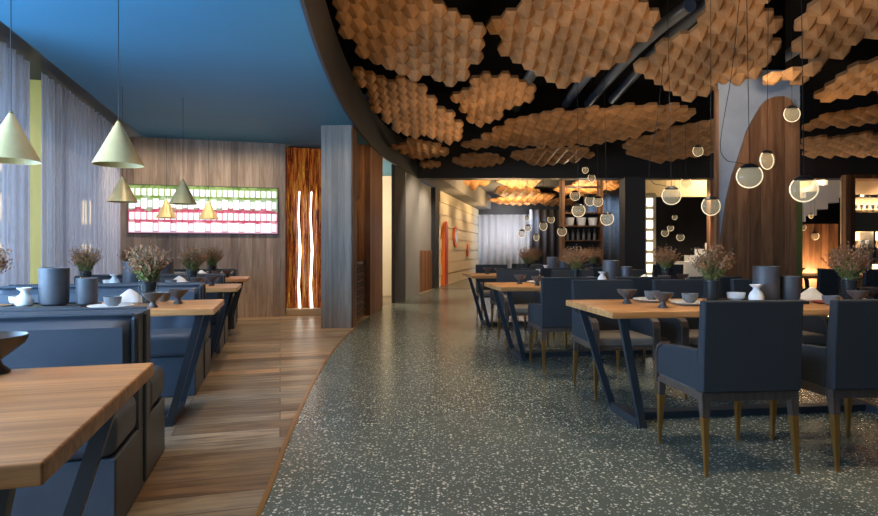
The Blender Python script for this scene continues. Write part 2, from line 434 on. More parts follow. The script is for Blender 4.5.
bm = BM(); box(bm, -90, -4.5, -20, 90, -6.4, -6); tag(obj('ground', bm, 'bld_grey'), None or 'ground', 'ground')
bpy.data.objects['ground']['kind'] = 'structure'

# pillar with blue-grey veneer
bm = BM(); box(bm, -1.667, -1.24, 8.27, 8.7, 0, CEIL); struct('wall_pillar', bm, 'grey_wood')
bm = BM(); box(bm, -1.239, -1.225, 8.29, 8.7, 0, CEIL); struct('wall_pillar', bm, 'warm_wood')
# niche unit with cabinets between pillar and panel
bm = BM(); prism(bm, [(-1.70, 8.7), (-1.62, 8.7), (-1.80, 9.8), (-1.88, 9.8)], 0, CEIL); struct('wall_niche', bm, 'warm_wood')
r = empty('base_cabinet', (-1.5, 9.25, 0)); tag(r, 'low studded timber cabinet with black worktop in niche behind the grey pillar', 'cabinet')
rbox('body', 'warm_wood', r, (-.08, .24, -.54, .54, 0, .88), .004)
bm = BM()
for i in range(7):
    for j in range(6):
        cy = -.44+j*.176; cz = .1+i*.115
        prism_x(bm, [(cy+.06*math.cos(a*PI/3), cz+.045*math.sin(a*PI/3)) for a in range(6)], .24, .262)
obj('lattice_front', bm, 'chair_wood', r)
rbox('worktop', 'counter', r, (-.08, .28, -.54, .54, .88, .93), .004)
r = empty('wall_cabinet', (-1.5, 9.25, 1.95)); tag(r, 'dark timber cabinet hung high in niche above the studded cabinet', 'cabinet')
rbox('body', 'warm_wood', r, (-.08, .16, -.54, .54, 0, CEIL-1.95), .004)
for s in (-1, 1): rbox('door', 'chair_wood', r, (.161, .18, -.52 if s < 0 else .01, -.01 if s < 0 else .52, .02, CEIL-1.97), .003)
r = empty('wall_lamp', (-1.655, 8.95, 1.62)); tag(r, 'small warm lamp glowing in the niche above black worktop', 'lamp')
bm = BM(); box(bm, -.005, .06, -.03, .03, -.06, .06); obj('bracket', bm, 'brass', r)
bm = BM(); lathe(bm, [(0, -.09), (.05, -.07), (.06, 0), (.04, .07), (0, .08)], 16, (.30, 0, 0)); tube(bm, [(.05, 0, 0), (.26, 0, 0)], .012, 6); obj('shade', bm, 'strip_light', r, smooth=True)
bm = BM(); prism(bm, [(edge_x(9.8)-.32, 9.8), (edge_x(9.8), 9.8), (edge_x(11.1), 11.1), (edge_x(11.1)-.32, 11.1)], 0, CEIL); struct('wall_panel', bm, 'warm_wood')
# wall pieces along the circle after the opening
def seg_wall(name, y0, y1, t, mat, z0=0, z1=CEIL, off=0):
    bm = BM(); n = max(1, int((y1-y0)/.5)); P = [(edge_x(y0+(y1-y0)*i/n)+off, y0+(y1-y0)*i/n) for i in range(n+1)]
    strip_solid(bm, P, [(p[0]-t, p[1]) for p in P], z0, z1)
    bmesh.ops.remove_doubles(bm, verts=bm.verts[:], dist=1e-5)
    return struct(name, bm, mat)
seg_wall('wall_left', 12.05, 13.05, .07, 'dark_grey')
seg_wall('wall_left', 13.1, 14.45, .3, 'grey_wall')
seg_wall('wall_left', 14.5, 16.6, .3, 'grey_wall', 1.08, CEIL, -.12)
seg_wall('wall_left', 14.5, 16.6, .34, 'warm_wood', 0, 1.08, -.10)
seg_wall('trim_5', 16.6, 17.1, .3, 'near_black')
bm = BM(); box(bm, -4.5, -4.4, 9.5, 18, 0, CEIL); struct('wall_corridor', bm, 'cream_wall')
bm = BM(); box(bm, -4.5, -.9, 14.0, 14.1, 0, CEIL); struct('wall_corridor', bm, 'cream_wall')
# cream wall with horizontal boards
bm = BM()
P = [(edge_x(17.2+8.4*i/10), 17.2+8.4*i/10) for i in range(11)]
z = 0; k = 0
while z < 2.8:
    h = .36; o_ = .02 if k % 2 else 0
    strip_solid(bm, [(p[0]+o_, p[1]) for p in P], [(p[0]-.2, p[1]) for p in P], z, min(z+h-.03, 2.84)); z += h; k += 1
strip_solid(bm, [(p[0]-.03, p[1]) for p in P], [(p[0]-.19, p[1]) for p in P], 0, 2.83)
struct('wall_left', bm, 'cream')
# orange slot and round mirrors on the cream wall
def on_wall(y): a = edge_x(y); b = edge_x(y+.2); return (a+.03, y), math.atan2(b-a, .2)
(x, y), an = on_wall(17.75)
r = empty('door_1', (x, y, 0), -an); r['kind'] = 'structure'
bm = BM(); pts = [(-.34, 0.02)]+[(.34, .02)]+[(.34*math.cos(t*PI/12), 1.62+.34*math.sin(t*PI/12)) for t in range(13)]
prism_x(bm, pts, -.02, .06); obj('door_panel', bm, 'orange', r)
bm = BM(); pts2 = [(p[0]*.62, p[1]) for p in pts]; prism_x(bm, pts2, .06, .075); obj('inset', bm, 'terracotta', r)
for y0, zc, rr, lb in ((19.6, 1.52, .34, 'larger round bronze mirror with orange rim on cream board wall'), (22.4, 1.08, .25, 'smaller round bronze mirror with orange rim, further along cream board wall')):
    (x, y), an = on_wall(y0)
    r = empty('round_mirror', (x, y, zc), -an); tag(r, lb, 'mirror')
    bm = BM(); ring = [(rr*math.cos(t*PI/16), rr*math.sin(t*PI/16)) for t in range(32)]
    prism_x(bm, ring, -.02, .05); obj('frame', bm, 'orange', r)
    bm = BM(); prism_x(bm, [(p[0]*.7, p[1]*.7) for p in ring], .05, .055); obj('mirror_glass', bm, 'mirror', r)

# amber resin panel in recess
r = empty('amber_panel'); place(r, 0, 10.32); tag(r, 'backlit amber and red marbled screen between timber wall and grey pillar', 'screen')
bm = BM(); n = 40; prev = None
for i in range(n+1):
    x = .10+1.12*i/n; yo = .035*math.sin(i*.9)+.02*math.sin(i*2.3)
    a = bm.verts.new((x, yo, .12)); b = bm.verts.new((x, yo, CEIL-.02))
    if prev: bm.faces.new((prev[0], a, b, prev[1]))
    prev = (a, b)
o = obj('resin_sheet', bm, 'amber', r, smooth=True); s = o.modifiers.new('s', 'SOLIDIFY'); s.thickness = .02
for x0 in (.30, .50):
    bm = BM(); prism_y(bm, [(x0, .12), (x0+.045, .12), (x0+.02, .5), (x0+.05, 1.1), (x0+.012, 1.7), (x0+.03, 2.1), (x0+.01, 2.1), (x0-.008, 1.7), (x0+.012, 1.1), (x0-.01, .5)], -.09, -.06)
    obj('light_slit', bm, 'slit', r)
rbox('sill', 'light_stone', r, (.10, 1.2, -.22, .1, 0, .11), .005)
# far end walls
bm = BM(); box(bm, -2, 15, 28.3, 28.5, 0, 3.5); struct('wall_end', bm, 'dark_grey')
bm = BM(); box(bm, 14.9, 15, -3.5, 28.5, 0, 5); struct('wall_right', bm, 'grey_wall')
# far curtains
def flat_curtain(x0, x1, y, z0, z1, mat, label, pitch=.3):
    bm = BM(); n = int((x1-x0)/pitch*8); prev = None
    for i in range(n+1):
        x = x0+(x1-x0)*i/n; off = .06*math.sin(2*PI*x/pitch)
        a = bm.verts.new((x, y+off, z0)); b = bm.verts.new((x, y+off, z1))
        if prev: bm.faces.new((prev[0], a, b, prev[1]))
        prev = (a, b)
    o = obj('curtain', bm, mat, smooth=True); s = o.modifiers.new('s', 'SOLIDIFY'); s.thickness = .01
    return tag(o, label, 'curtain')
flat_curtain(1.75, 4.1, 26.2, .02, 2.66, 'white_curtain', 'white pleated curtain at far end beside the cream board wall')
flat_curtain(3.75, 6.0, 24.2, .02, 2.75, 'dark_curtain', 'slate blue curtain at far end, left of tall open shelf')
flat_curtain(4.3, 5.6, 17.3, .02, 2.75, 'dark_curtain', 'slate blue curtain between tall open shelf and dark column')
bm = BM(); box(bm, 1.7, 6.2, 26.3, 26.45, 2.66, 3.45); struct('trim_6', bm, 'near_black')

# tall shelf unit near the beam
Y = 15.0; x0 = rayX(562, Y); x1 = rayX(600, Y)
r = empty('display_shelf', ((x0+x1)/2, Y, 0)); tag(r, 'tall open timber display shelf with bottles beyond the beam', 'shelf')
hw = (x1-x0)/2
for s in (-1, 1): rbox('upright', 'warm_wood', r, (s*hw-.035, s*hw+.035, -.18, .18, 0, CEIL))
for z in (.9, 1.35, 1.72, 2.05, 2.72): rbox('shelf_board', 'warm_wood', r, (-hw, hw, -.17, .17, z-.03, z))
rbox('back_panel', 'near_black', r, (-hw, hw, .17, .19, .0, 2.05))
bk = BM(); lathe(bk, [(0, 0), (.10, 0), (.13, .2), (.12, .2), (.10, .02), (0, .02)], 16)
bucket = Proto(obj('bucket', bk, 'ceramic_white', smooth=True))
for k, w in enumerate(('left', 'middle', 'right')): bucket.put(((x0+x1)/2-.3+.3*k, Y-.02, 1.72), 0, w+' white tub on upper board of the tall display shelf', 'tub')
bt = BM(); lathe(bt, [(0, 0), (.04, 0), (.04, .17), (.015, .22), (.015, .28), (0, .28)], 10)
bottle = Proto(obj('bottle', bt, 'ceramic_bowl', smooth=True))
for k in range(6): bottle.put(((x0+x1)/2-.36+.14*k, Y-.03, 1.35), 0, 'small grey bottle in row under the white tubs on display shelf', 'bottle', 'bottles on the display shelf')
# dark square column at the beam
bm = BM(); box(bm, rayX(625, 14.15), rayX(645.5, 14.15), 14.15, 14.6, 0, CEIL); struct('wall_column', bm, 'dark_grey')
# right background: lit ceiling, dark recess, staircase
bm = BM(); box(bm, 5.6, 15, 19.5, 19.7, 0, 3.45); struct('wall_far', bm, 'near_black')
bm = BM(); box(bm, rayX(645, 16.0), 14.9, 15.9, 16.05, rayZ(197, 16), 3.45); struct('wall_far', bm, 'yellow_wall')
r = empty('light_screen', (rayX(650.5, 14.9), 14.9, 0)); tag(r, 'narrow ladder screen of glowing white panels beside the dark column', 'screen')
rbox('frame', 'cream', r, (-.14, .14, 0, .06, 0, 2.55))
for k in range(8): rbox('light_panel', 'panel_light', r, (-.10, .05, -.02, 0, .25+k*.28, .45+k*.28))
r = empty('slatted_post', (rayX(714, 14.8), 14.8, 0)); tag(r, 'timber post with white light squares left of big column', 'post')
rbox('post', 'warm_wood', r, (-.14, .02, -.1, .1, 0, CEIL))
for k in range(9): rbox('light_panel', 'panel_light', r, (.03, .07, -.04, 0, .3+k*.27, .48+k*.27))
# staircase
Y = 15.45; r = empty('staircase', (0, Y, 0)); tag(r, 'white lit staircase climbing rightwards behind the big timber column', 'staircase')
sx, sz = rayX(668, Y), rayZ(274, Y); n = 18
pts = []
for k in range(n): pts += [(sx+k*.285, sz+k*.165), (sx+k*.285, sz+(k+1)*.165)]
top = (sx+n*.285, sz+n*.165)
low = []
for k in range(n, 1, -1): low += [(sx+k*.285, sz+k*.165-.62), (sx+(k-1)*.285, sz+k*.165-.62)]
bm = BM(); prism_y(bm, pts+[top]+low, -.35, .35); obj('flight', bm, 'stair', r)
bm = BM(); box(bm, sx+.02, sx+.9, -.34, .34, 0, sz-.1); obj('stair_base', bm, 'stair', r)
# warm timber wall under the stairs, right of big column
bm = BM(); box(bm, rayX(792, 13.6), rayX(838, 13.6), 13.6, 13.7, 0, rayZ(224, 13.6)); struct('wall_bar', bm, 'warm_wood')
# bar shelving unit, far right
Y = 12.6; xa, xb = rayX(838, Y), 12.0
r = empty('bar_shelving', (xa, Y, 0)); tag(r, 'big backlit timber bar shelving with glassware at far right', 'shelf')
wdt = xb-xa
rbox('upright', 'warm_wood', r, (0, .2, -.25, -.1, 0, rayZ(176, Y)), .004)
rbox('top_rail', 'warm_wood', r, (.22, wdt, -.25, .25, rayZ(180, Y), rayZ(176, Y)), .004)
rbox('back_panel', 'light_stone', r, (.22, wdt, .22, .25, 0, rayZ(180, Y)))
SH = [rayZ(197.5, Y), rayZ(213, Y), rayZ(248, Y), rayZ(263, Y), .5]
for z in SH: rbox('shelf_board', 'shelf_metal', r, (.22, wdt, -.2, .2, z-.02, z))
rbox('drop_panel', 'olive_panel', r, (.22, wdt, -.22, -.18, rayZ(232, Y), rayZ(214, Y)))
rbox('divider', 'shelf_metal', r, (.62, .66, -.2, .2, rayZ(263, Y), rayZ(232, Y)))
g = BM(); lathe(g, [(0, 0), (.03, 0), (.005, .01), (.005, .07), (.035, .10), (.035, .17), (.03, .17), (.03, .10), (0, .08)], 12)
gl = Proto(obj('wine_glass', g, 'glassware', smooth=True))
for si, nm in ((1, 'second'), (2, 'third'), (3, 'fourth')):
    for k in range(5): gl.put((xa+.33+.12*k, Y-.08, SH[si]), 0, 'stemmed glass standing in row on the %s shelf of bar shelving' % nm, 'glass', 'glasses on the %s bar shelf' % nm)
cu = BM(); lathe(cu, [(0, 0), (.05, 0), (.09, .05), (.08, .05), (.045, .01), (0, .01)], 14)
cup_ = Proto(obj('bowl', cu, 'ceramic_grey', smooth=True))
for k in range(4): cup_.put((xa+.36+.19*k, Y-.05, SH[0]), 0, 'dark bowl in row on the top shelf of bar shelving', 'bowl', 'bowls on the top bar shelf')
# globe cluster lamps below handled later

# ------------------------------------------------------------------ big timber clad column
Yc = 7.5
r = empty('column', (0, Yc, 0)); r['kind'] = 'structure'; r.name = 'wall_big_column'
cx0, cx1 = rayX(718, Yc), rayX(800, Yc)
bm = BM(); prism(bm, [(cx0, 0), (cx1, 0), (cx1+.3, .8), (cx0+.40, .8)], 0, rayZ(70, Yc)); obj('shaft', bm, 'concrete', r)
bm = BM(); prism(bm, [(cx0+.1, .15), (cx1-.1, .15), (cx1+.2, .75), (cx0+.45, .75)], rayZ(70, Yc), 4.9); obj('column_head', bm, 'black', r)
pl = [(719, 300), (720, 253), (727, 200), (733, 175), (741, 152), (748, 130), (756, 115), (762, 105), (768, 99), (775, 96.5), (784, 96), (791, 100), (796, 108), (799.8, 122), (799.8, 300)]
pp = [(rayX(a, Yc-.05), rayZ(b, Yc-.05)) for a, b in pl]
pp = [(pp[0][0], 0)]+pp[1:-1]+[(pp[-1][0], 0)]
bm = BM(); prism_y(bm, pp, -.05, -.001); obj('timber_cladding', bm, 'warm_wood', r)
rbox('edge_strip', 'warm_wood', r, (cx0-.035, cx0-.001, -.02, .04, 0, rayZ(90, Yc)))
rbox('green_reflection', 'green', r, (cx1-.07, cx1-.002, -.056, -.0505, .6, rayZ(200, Yc)))  # thin strip painting a plant's green reflection on the timber

# ------------------------------------------------------------------ carved hexagon clusters
def inside(p, poly):
    x, y = p; c = False; j = len(poly)-1
    for i in range(len(poly)):
        xi, yi = poly[i]; xj, yj = poly[j]
        if (yi > y) != (yj > y) and x < (xj-xi)*(y-yi)/(yj-yi)+xi: c = not c
        j = i
    return c
def cluster(poly, tilt, zc, pitch, stretch, label, depth=None, roll=0, seed=0):
    if depth is None: depth = .55 if tilt >= 16 else .34
    """outline seen from the viewpoint, built as a tilted slab at height zc at its centre"""
    rnd = random.Random(seed)
    cxp = sum(p[0] for p in poly)/len(poly); cyp = (min(p[1] for p in poly)+max(p[1] for p in poly))/2
    d = (zc-H)*F/(HZ-cyp)
    c = Vector((rayX(cxp, d), d, zc))
    t = math.radians(tilt); ro = math.radians(roll)
    ex = Vector((math.cos(ro), 0, math.sin(ro)))
    ey = Vector((0, math.cos(t), -math.sin(t)))
    nrm = ex.cross(ey)                       # up
    if nrm.z < 0: nrm = -nrm
    a = pitch/1.5; R = 7.0
    cells = []
    m = int(6/pitch)
    for i in range(-m, m+1):
        for j in range(-m, m+1):
            x = i*1.5*a; y = (j+.5*(i % 2))*math.sqrt(3)*a*stretch
            w = c+ex*x+ey*y
            if w.y < .8: continue
            px = CXP+F*w.x/w.y; py = HZ-F*(w.z-H)/w.y
            if not inside((px, py), poly): continue
            hit = 0
            for k in range(6):
                w2 = c+ex*(x+a*math.cos(k*PI/3))+ey*(y+a*math.sin(k*PI/3)*stretch)
                if inside((CXP+F*w2.x/w2.y, HZ-F*(w2.z-H)/w2.y), poly): hit += 1
            if hit >= (3 if tilt >= 16 or tilt == 4 or tilt == 3 else 5): cells.append((x, y))
    bm = BM()
    dv = pitch*depth
    cache = {}
    def vt(x, y, z):
        k = (round(x, 3), round(y, 3), round(z, 4))
        if k not in cache: cache[k] = bm.verts.new(Vector((0, 0, 0))+ex*x+ey*y+nrm*z)
        return cache[k]
    for x, y in cells:
        ring = [(x+a*math.cos(k*PI/3), y+a*math.sin(k*PI/3)*stretch) for k in range(6)]
        base = [vt(p[0], p[1], 0) for p in ring]
        topv = [vt(p[0], p[1], .05) for p in ring]
        ap = bm.verts.new(ex*(x+a*.22)+ey*(y+a*.18*stretch)+nrm*(-dv*(.85+.3*rnd.random())))
        for k in range(6):
            try: bm.faces.new((base[k], base[(k+1) % 6], ap))
            except ValueError: pass
        try: bm.faces.new(topv[::-1])
        except ValueError: pass
    # side walls on boundary of the carved face
    eds = {}
    for x, y in cells:
        ring = [(x+a*math.cos(k*PI/3), y+a*math.sin(k*PI/3)*stretch) for k in range(6)]
        for k in range(6):
            p, q = ring[k], ring[(k+1) % 6]
            kk = tuple(sorted(((round(p[0], 3), round(p[1], 3)), (round(q[0], 3), round(q[1], 3)))))
            eds.setdefault(kk, []).append((p, q))
    for e in eds.values():
        if len(e) == 1:
            p, q = e[0]
            try: bm.faces.new((vt(p[0], p[1], 0), vt(q[0], q[1], 0), vt(q[0], q[1], .05), vt(p[0], p[1], .05)))
            except ValueError: pass
    o = obj('ceiling_panel', bm, 'hex_wood')
    o.location = c
    return tag(o, label, 'ceiling panel', 'carved timber ceiling panels')
CL = [
 ([(335,-50),(336,18),(350,45),(372,67),(405,73),(435,82),(452,87),(462,78),(480,62),(489,52),(483,38),(470,18),(455,5),(430,-3),(420,-50)], 24, 3.55, .142, 1.2, 'large carved honeycomb ceiling panel nearest the blue ceiling, cut by top edge'),
 ([(518,0),(508,15),(492,22),(494,38),(500,56),(520,62),(534,71),(543,82),(569,88),(592,79),(625,63),(628,46),(651,33),(659,10),(641,0),(640,-50),(520,-50)], 26, 3.7, .158, 1.25, 'large carved honeycomb ceiling panel hanging at top centre'),
 ([(455,97),(470,83),(486,70),(496,77),(517,75),(534,93),(523,103),(494,120),(478,126),(468,116)], 18, 3.45, .14, 1.3, 'small square-ish carved ceiling panel between two large ones, left of centre'),
 ([(352,68),(374,77),(412,83),(436,101),(461,128),(461,138),(443,143),(397,130),(375,112),(371,97),(354,81)], 16, 3.2, .135, 1.3, 'long carved ceiling panel slanting beside the dark curved soffit'),
 ([(389,147),(412,139),(443,145),(453,155),(420,160),(401,156)], 6, 3.1, .16, 1.15, 'small oval carved panel below the slanting one, by the soffit'),
 ([(418,166),(430,161),(442,164),(430,169)], 4, 3.08, .15, 1.1, 'tiny carved ceiling panel next to the soffit corner, smallest of all'),
 ([(452,160),(470,155),(498,156),(504,162),(486,167),(459,166)], 4, 3.1, .16, 1.1, 'small flat carved panel just above the beam, left of centre'),
 ([(459,146),(490,129),(507,121),(535,113),(562,110),(609,107),(648,104),(670,102),(701,115),(699,119),(681,123),(633,138),(600,144),(582,146),(541,149),(511,148),(470,150)], 8, 3.4, .19, 1.15, 'longest carved ceiling panel, stretching across the centre above beam'),
 ([(510,156),(536,149),(586,149),(592,155),(576,162),(539,165)], 4, 3.15, .22, 1.1, 'slim carved ceiling panel right under the longest one'),
 ([(618,148),(626,141),(667,129),(720,119),(770,117),(770,150),(717,154),(681,161),(656,163),(623,155)], 9, 3.3, .2, 1.15, 'carved ceiling panel running behind the left side of big column'),
 ([(638,65),(643,78),(660,92),(683,98),(719,87),(739,81),(772,66),(776,50),(779,31),(767,15),(769,0),(775,-45),(712,-45),(707,0),(699,23),(689,27),(661,41)], 24, 3.65, .16, 1.2, 'large carved honeycomb ceiling panel above left side of the column'),
 ([(742,88),(767,76),(795,65),(828,63),(829,71),(805,82),(775,88)], 12, 3.12, .16, 1.2, 'narrow carved ceiling panel crossing just before the column top'),
 ([(805,-45),(815,0),(799,18),(797,43),(803,58),(825,61),(865,41),(900,27),(950,-10),(950,-45)], 20, 3.6, .165, 1.2, 'carved honeycomb ceiling panel at the top right corner'),
 ([(803,103),(825,79),(878,53),(930,40),(930,90),(878,97),(844,100),(821,107)], 13, 3.4, .165, 1.2, 'carved ceiling panel at right edge below the corner panel'),
 ([(799,124),(825,113),(878,106),(940,100),(940,120),(878,123),(844,128),(805,131)], 8, 3.3, .175, 1.15, 'second lowest carved ceiling panel right of the column'),
 ([(795,141),(845,135),(864,133),(940,128),(940,150),(878,158),(801,158)], 8, 3.2, .175, 1.15, 'lowest carved ceiling panel right of the column, just above beam'),
]
for i, (po, ti, zc, pi_, st, lb) in enumerate(CL): cluster(po, ti, zc, pi_, st, lb, seed=i)
CF = [
 ([(440,184),(452,180),(488,179),(480,188),(460,192)], 'carved panel beyond the beam, leftmost of the far group'),
 ([(502,181),(520,177),(543,179),(540,185),(512,186)], 'carved panel beyond the beam, right after the leftmost'),
 ([(494,190),(505,186),(530,187),(541,192),(530,196),(505,197)], 'second carved panel down in the far group left of the shelf'),
 ([(489,201),(505,197),(535,193),(555,196),(545,202),(515,205)], 'widest carved panel of the far group left of the shelf'),
 ([(511,207),(525,203),(546,204),(540,209),(520,211)], 'lowest carved panel in the far group over the white curtain'),
 ([(542,203),(555,199),(576,200),(572,207),(552,209)], 'carved panel of the far group directly left of the shelf post'),
 ([(558,189),(575,185),(598,188),(590,194),(565,195)], 'carved panel seen through the upper shelf frame'),
 ([(574,183),(590,178),(619,181),(616,188),(590,191)], 'carved panel over the top rail of tall shelf'),
 ([(594,198),(605,194),(622,196),(620,202),(602,203)], 'upper carved panel between the shelf and dark column'),
 ([(594,206),(606,203),(627,205),(624,211),(602,212)], 'lower carved panel between the shelf and dark column'),
]
for i, (po, lb) in enumerate(CF): cluster(po, 3, 3.12 if i not in (0,) else 3.2, .3, 1.1, lb, seed=40+i)
# rails in the void
for k, (ax, ay, bx, by, zz) in enumerate(((566, 104, 620, 50, 3.95), (588, 104, 690, 5, 4.05), (612, 100, 740, -20, 4.15), (516, 108, 545, 60, 3.9), (780, 60, 920, -5, 4.3))):
    bm = BM(); pts = []
    for t in range(9):
        s = t/8; px = ax+(bx-ax)*s; py = ay+(by-ay)*s-8*math.sin(PI*s); d = (zz-H)*F/(HZ-py); pts.append((rayX(px, d), d, zz))
    tube(bm, pts, .085, 10)
    tag(obj('air_duct', bm, 'duct', smooth=True), ('dark round duct left of the others, behind top centre panel', 'curved dark duct rising between the two top panels', 'curved dark duct right of its twin above the long panel', 'short wide duct behind the small square panel', 'dark duct above the column between right panels')[k], 'duct', 'ducts in the black ceiling void')

# ------------------------------------------------------------------ furniture
TW = .82
def make_table(Lt, x_legs=True, w=TW, th=.042):
    r = empty('dining_table')
    bm = BM(); box(bm, -Lt/2, Lt/2, -w/2, w/2, .75-th, .75); obj('tabletop', bm, 'table_wood', r, bevel=.006)
    for s in (-1, 1):
        for q in (-1, 1):
            bm = BM()
            tx, ty, fx, fy = s*(Lt/2-.09), q*(w/2-.07), s*(Lt/2-.28), q*.22
            vs = []
            for (X, Y_, Z) in ((tx, ty, .75-th), (fx, fy, 0)):
                vs.append([bm.verts.new((X+a, Y_+b, Z)) for a, b in ((-.023, -.016), (.023, -.016), (.023, .016), (-.023, .016))])
            bm.faces.new(vs[0]); bm.faces.new(vs[1][::-1])
            for k in range(4): bm.faces.new((vs[0][k], vs[0][(k+1) % 4], vs[1][(k+1) % 4], vs[1][k]))
            obj('leg', bm, 'steel', r)
        rbox('foot_bar', 'steel', r, (s*(Lt/2-.28)-.03, s*(Lt/2-.28)+.03, -.2, .2, 0, .05))
    rbox('stretcher', 'steel', r, (-(Lt/2-.31), Lt/2-.31, -.045, .045, 0, .045))
    return r
def make_chair():
    r = empty('dining_chair')
    bm = BM(); box(bm, -.255, .255, -.20, .215, .385, .455); obj('seat', bm, 'seat_fabric', r, bevel=.018, seg=3)
    bm = BM(); prism_x(bm, [(-.27, .41), (-.205, .41), (-.215, .62), (-.235, .865), (-.29, .865), (-.275, .62)], -.258, .258)
    obj('backrest', bm, 'chair_fabric', r, bevel=.010, seg=2)
    prof = [(-.21, .41), (.222, .41), (.222, .52), (.205, .56), (.16, .583), (.05, .598), (-.215, .615)]
    for s in (-1, 1):
        bm = BM(); prism_x(bm, prof, s*.258-(.045 if s > 0 else 0), s*.258+(.045 if s < 0 else 0)); a = obj('armrest', bm, 'chair_fabric', r, bevel=.006)
        bm = BM(); q = [(.223, .36), (.242, .36), (.242, .525), (.22, .572), (.165, .598), (.16, .584), (.205, .561), (.223, .52)]
        prism_x(bm, q, s*.236-.026, s*.236+.026); obj('arm_trim', bm, 'chair_wood', a)
    bm = BM(); box(bm, -.255, .255, -.255, -.225, .365, .409); box(bm, -.255, .255, .195, .222, .365, .385)
    box(bm, -.256, -.226, -.225, .2, .365, .409); box(bm, .226, .256, -.225, .2, .365, .409)
    obj('seat_frame', bm, 'chair_wood', r, bevel=.003)
    for s in (-1, 1):
        for q in (-1, 1):
            x, y = s*.232, (.222 if q > 0 else -.235)
            fx, fy = s*.237, (.235 if q > 0 else -.265)
            def at(t): return (x+(fx-x)*t, y+(fy-y)*t, .375*(1-t))
            bm = BM(); tube(bm, [at(0), at(.24)], .030, 4, .024); lg = obj('leg', bm, 'chair_wood', r)
            bm = BM(); tube(bm, [at(.24), at(1)], .0235, 4, .010); obj('brass_tip', bm, 'brass', lg)
    return r
chair = Proto(make_chair()); KIDS.clear()
tabR = Proto(make_table(2.3))
R5 = math.radians(5); R7 = math.radians(7)
def frame(x, y, a):
    return lambda s, t: (x+s*math.cos(a)-t*math.sin(a), y+s*math.sin(a)+t*math.cos(a))
tables = []
def right_table(x, y, a, label):
    """x,y: near-left corner"""
    f = frame(x, y, a); c = f(1.15, TW/2)
    tabR.put((c[0], c[1], 0), a, label, 'table', 'long dining tables on the terrazzo'); return f
fA = right_table(1.02, 3.44, R7, 'long oak dining table on slanted steel legs, nearest on the terrazzo')
fB = right_table(.60, 5.66, R7, 'second long oak dining table from camera, left end above steel legs')
fC = right_table(.46, 8.15, R7, 'third long oak dining table on the terrazzo, behind the second')
fD = right_table(.95, 10.5, R5, 'fourth and furthest long dining table on the left of terrazzo')
fE = right_table(5.05, 8.1, R5, 'long dining table right of the big timber column')
def ch(x, y, a, lb): chair.put((x, y, 0), a, lb, 'chair', 'dining chairs on the terrazzo')
ch(1.530, 3.165, R5, 'dark dining chair nearest camera, its back turned, centre of lower right')
ch(2.215, 3.225, R5, 'dark dining chair with its back turned at the right edge of picture')
ch(1.38, 4.60, PI+R5, 'dining chair facing us behind left end of the nearest table')
ch(2.07, 4.66, PI+R5, 'dining chair facing us behind the nearest table, second from its left end')
ch(2.76, 4.72, PI+R5, 'dining chair facing us behind the nearest table, third from its left end')
ch(1.16, 5.57, R5, 'leftmost dining chair with its back turned at the second table')
ch(1.85, 5.63, R5, 'middle dining chair with its back turned at second table')
ch(2.53, 5.69, R5, 'right dining chair with its back turned at second table')
ch(.98, 6.85, PI+R5, 'leftmost dining chair facing us behind the second table')
ch(1.66, 6.91, PI+R5, 'middle dining chair facing us behind the second table')
ch(2.35, 7.03, PI+R5, 'right dining chair facing us behind the second table')
ch(1.0, 8.0, R5, 'leftmost chair with its back turned at third table')
ch(1.60, 8.14, R5, 'middle chair with its back turned at third table')
ch(2.28, 8.2, R5, 'right chair with its back turned at third table')
ch(.88, 9.33, PI+R5, 'leftmost chair facing us behind the third table')
ch(1.56, 9.39, PI+R5, 'second chair from left facing us behind the third table')
ch(2.24, 9.45, PI+R5, 'right chair facing us behind the third table')
ch(1.5, 10.45, R5, 'left chair with its back turned at the furthest table')
ch(2.7, 10.55, R5, 'right chair with its back turned at the furthest table')
ch(5.08, 7.75, R5, 'dark dining chair just right of the big timber column')
ch(5.7, 7.8, R5, 'dark dining chair second to the right of big timber column')
ch(6.32, 7.85, R5, 'dark dining chair at right edge beyond the near tables')
ch(3.75, 9.9, R5, 'lone dark chair seen left of the big column in background')

# booths
tabL = Proto(make_table(1.75, w=.70))
def booth_table(uf, label, w=None):
    c = W(-.397-.875, uf-(w or .70)/2)
    o = tabL.put((c[0], c[1], 0), A15, label, 'table', 'booth tables by the window')
    return o
t1 = empty('x'); bpy.data.objects.remove(t1)
big = make_table(1.75, w=.93, th=.043); c = W(-.397-.875, 2.09-.465); big.location = (c[0], c[1], 0); big.rotation_euler = (0, 0, A15)
tag(big, 'oak booth table filling the bottom left corner', 'table', 'booth tables by the window')
booth_table(4.59, 'second oak booth table from camera, with big grey pots')
booth_table(6.62, 'third oak booth table from camera by the window')
booth_table(8.40, 'furthest oak booth table, close to the timber back wall')

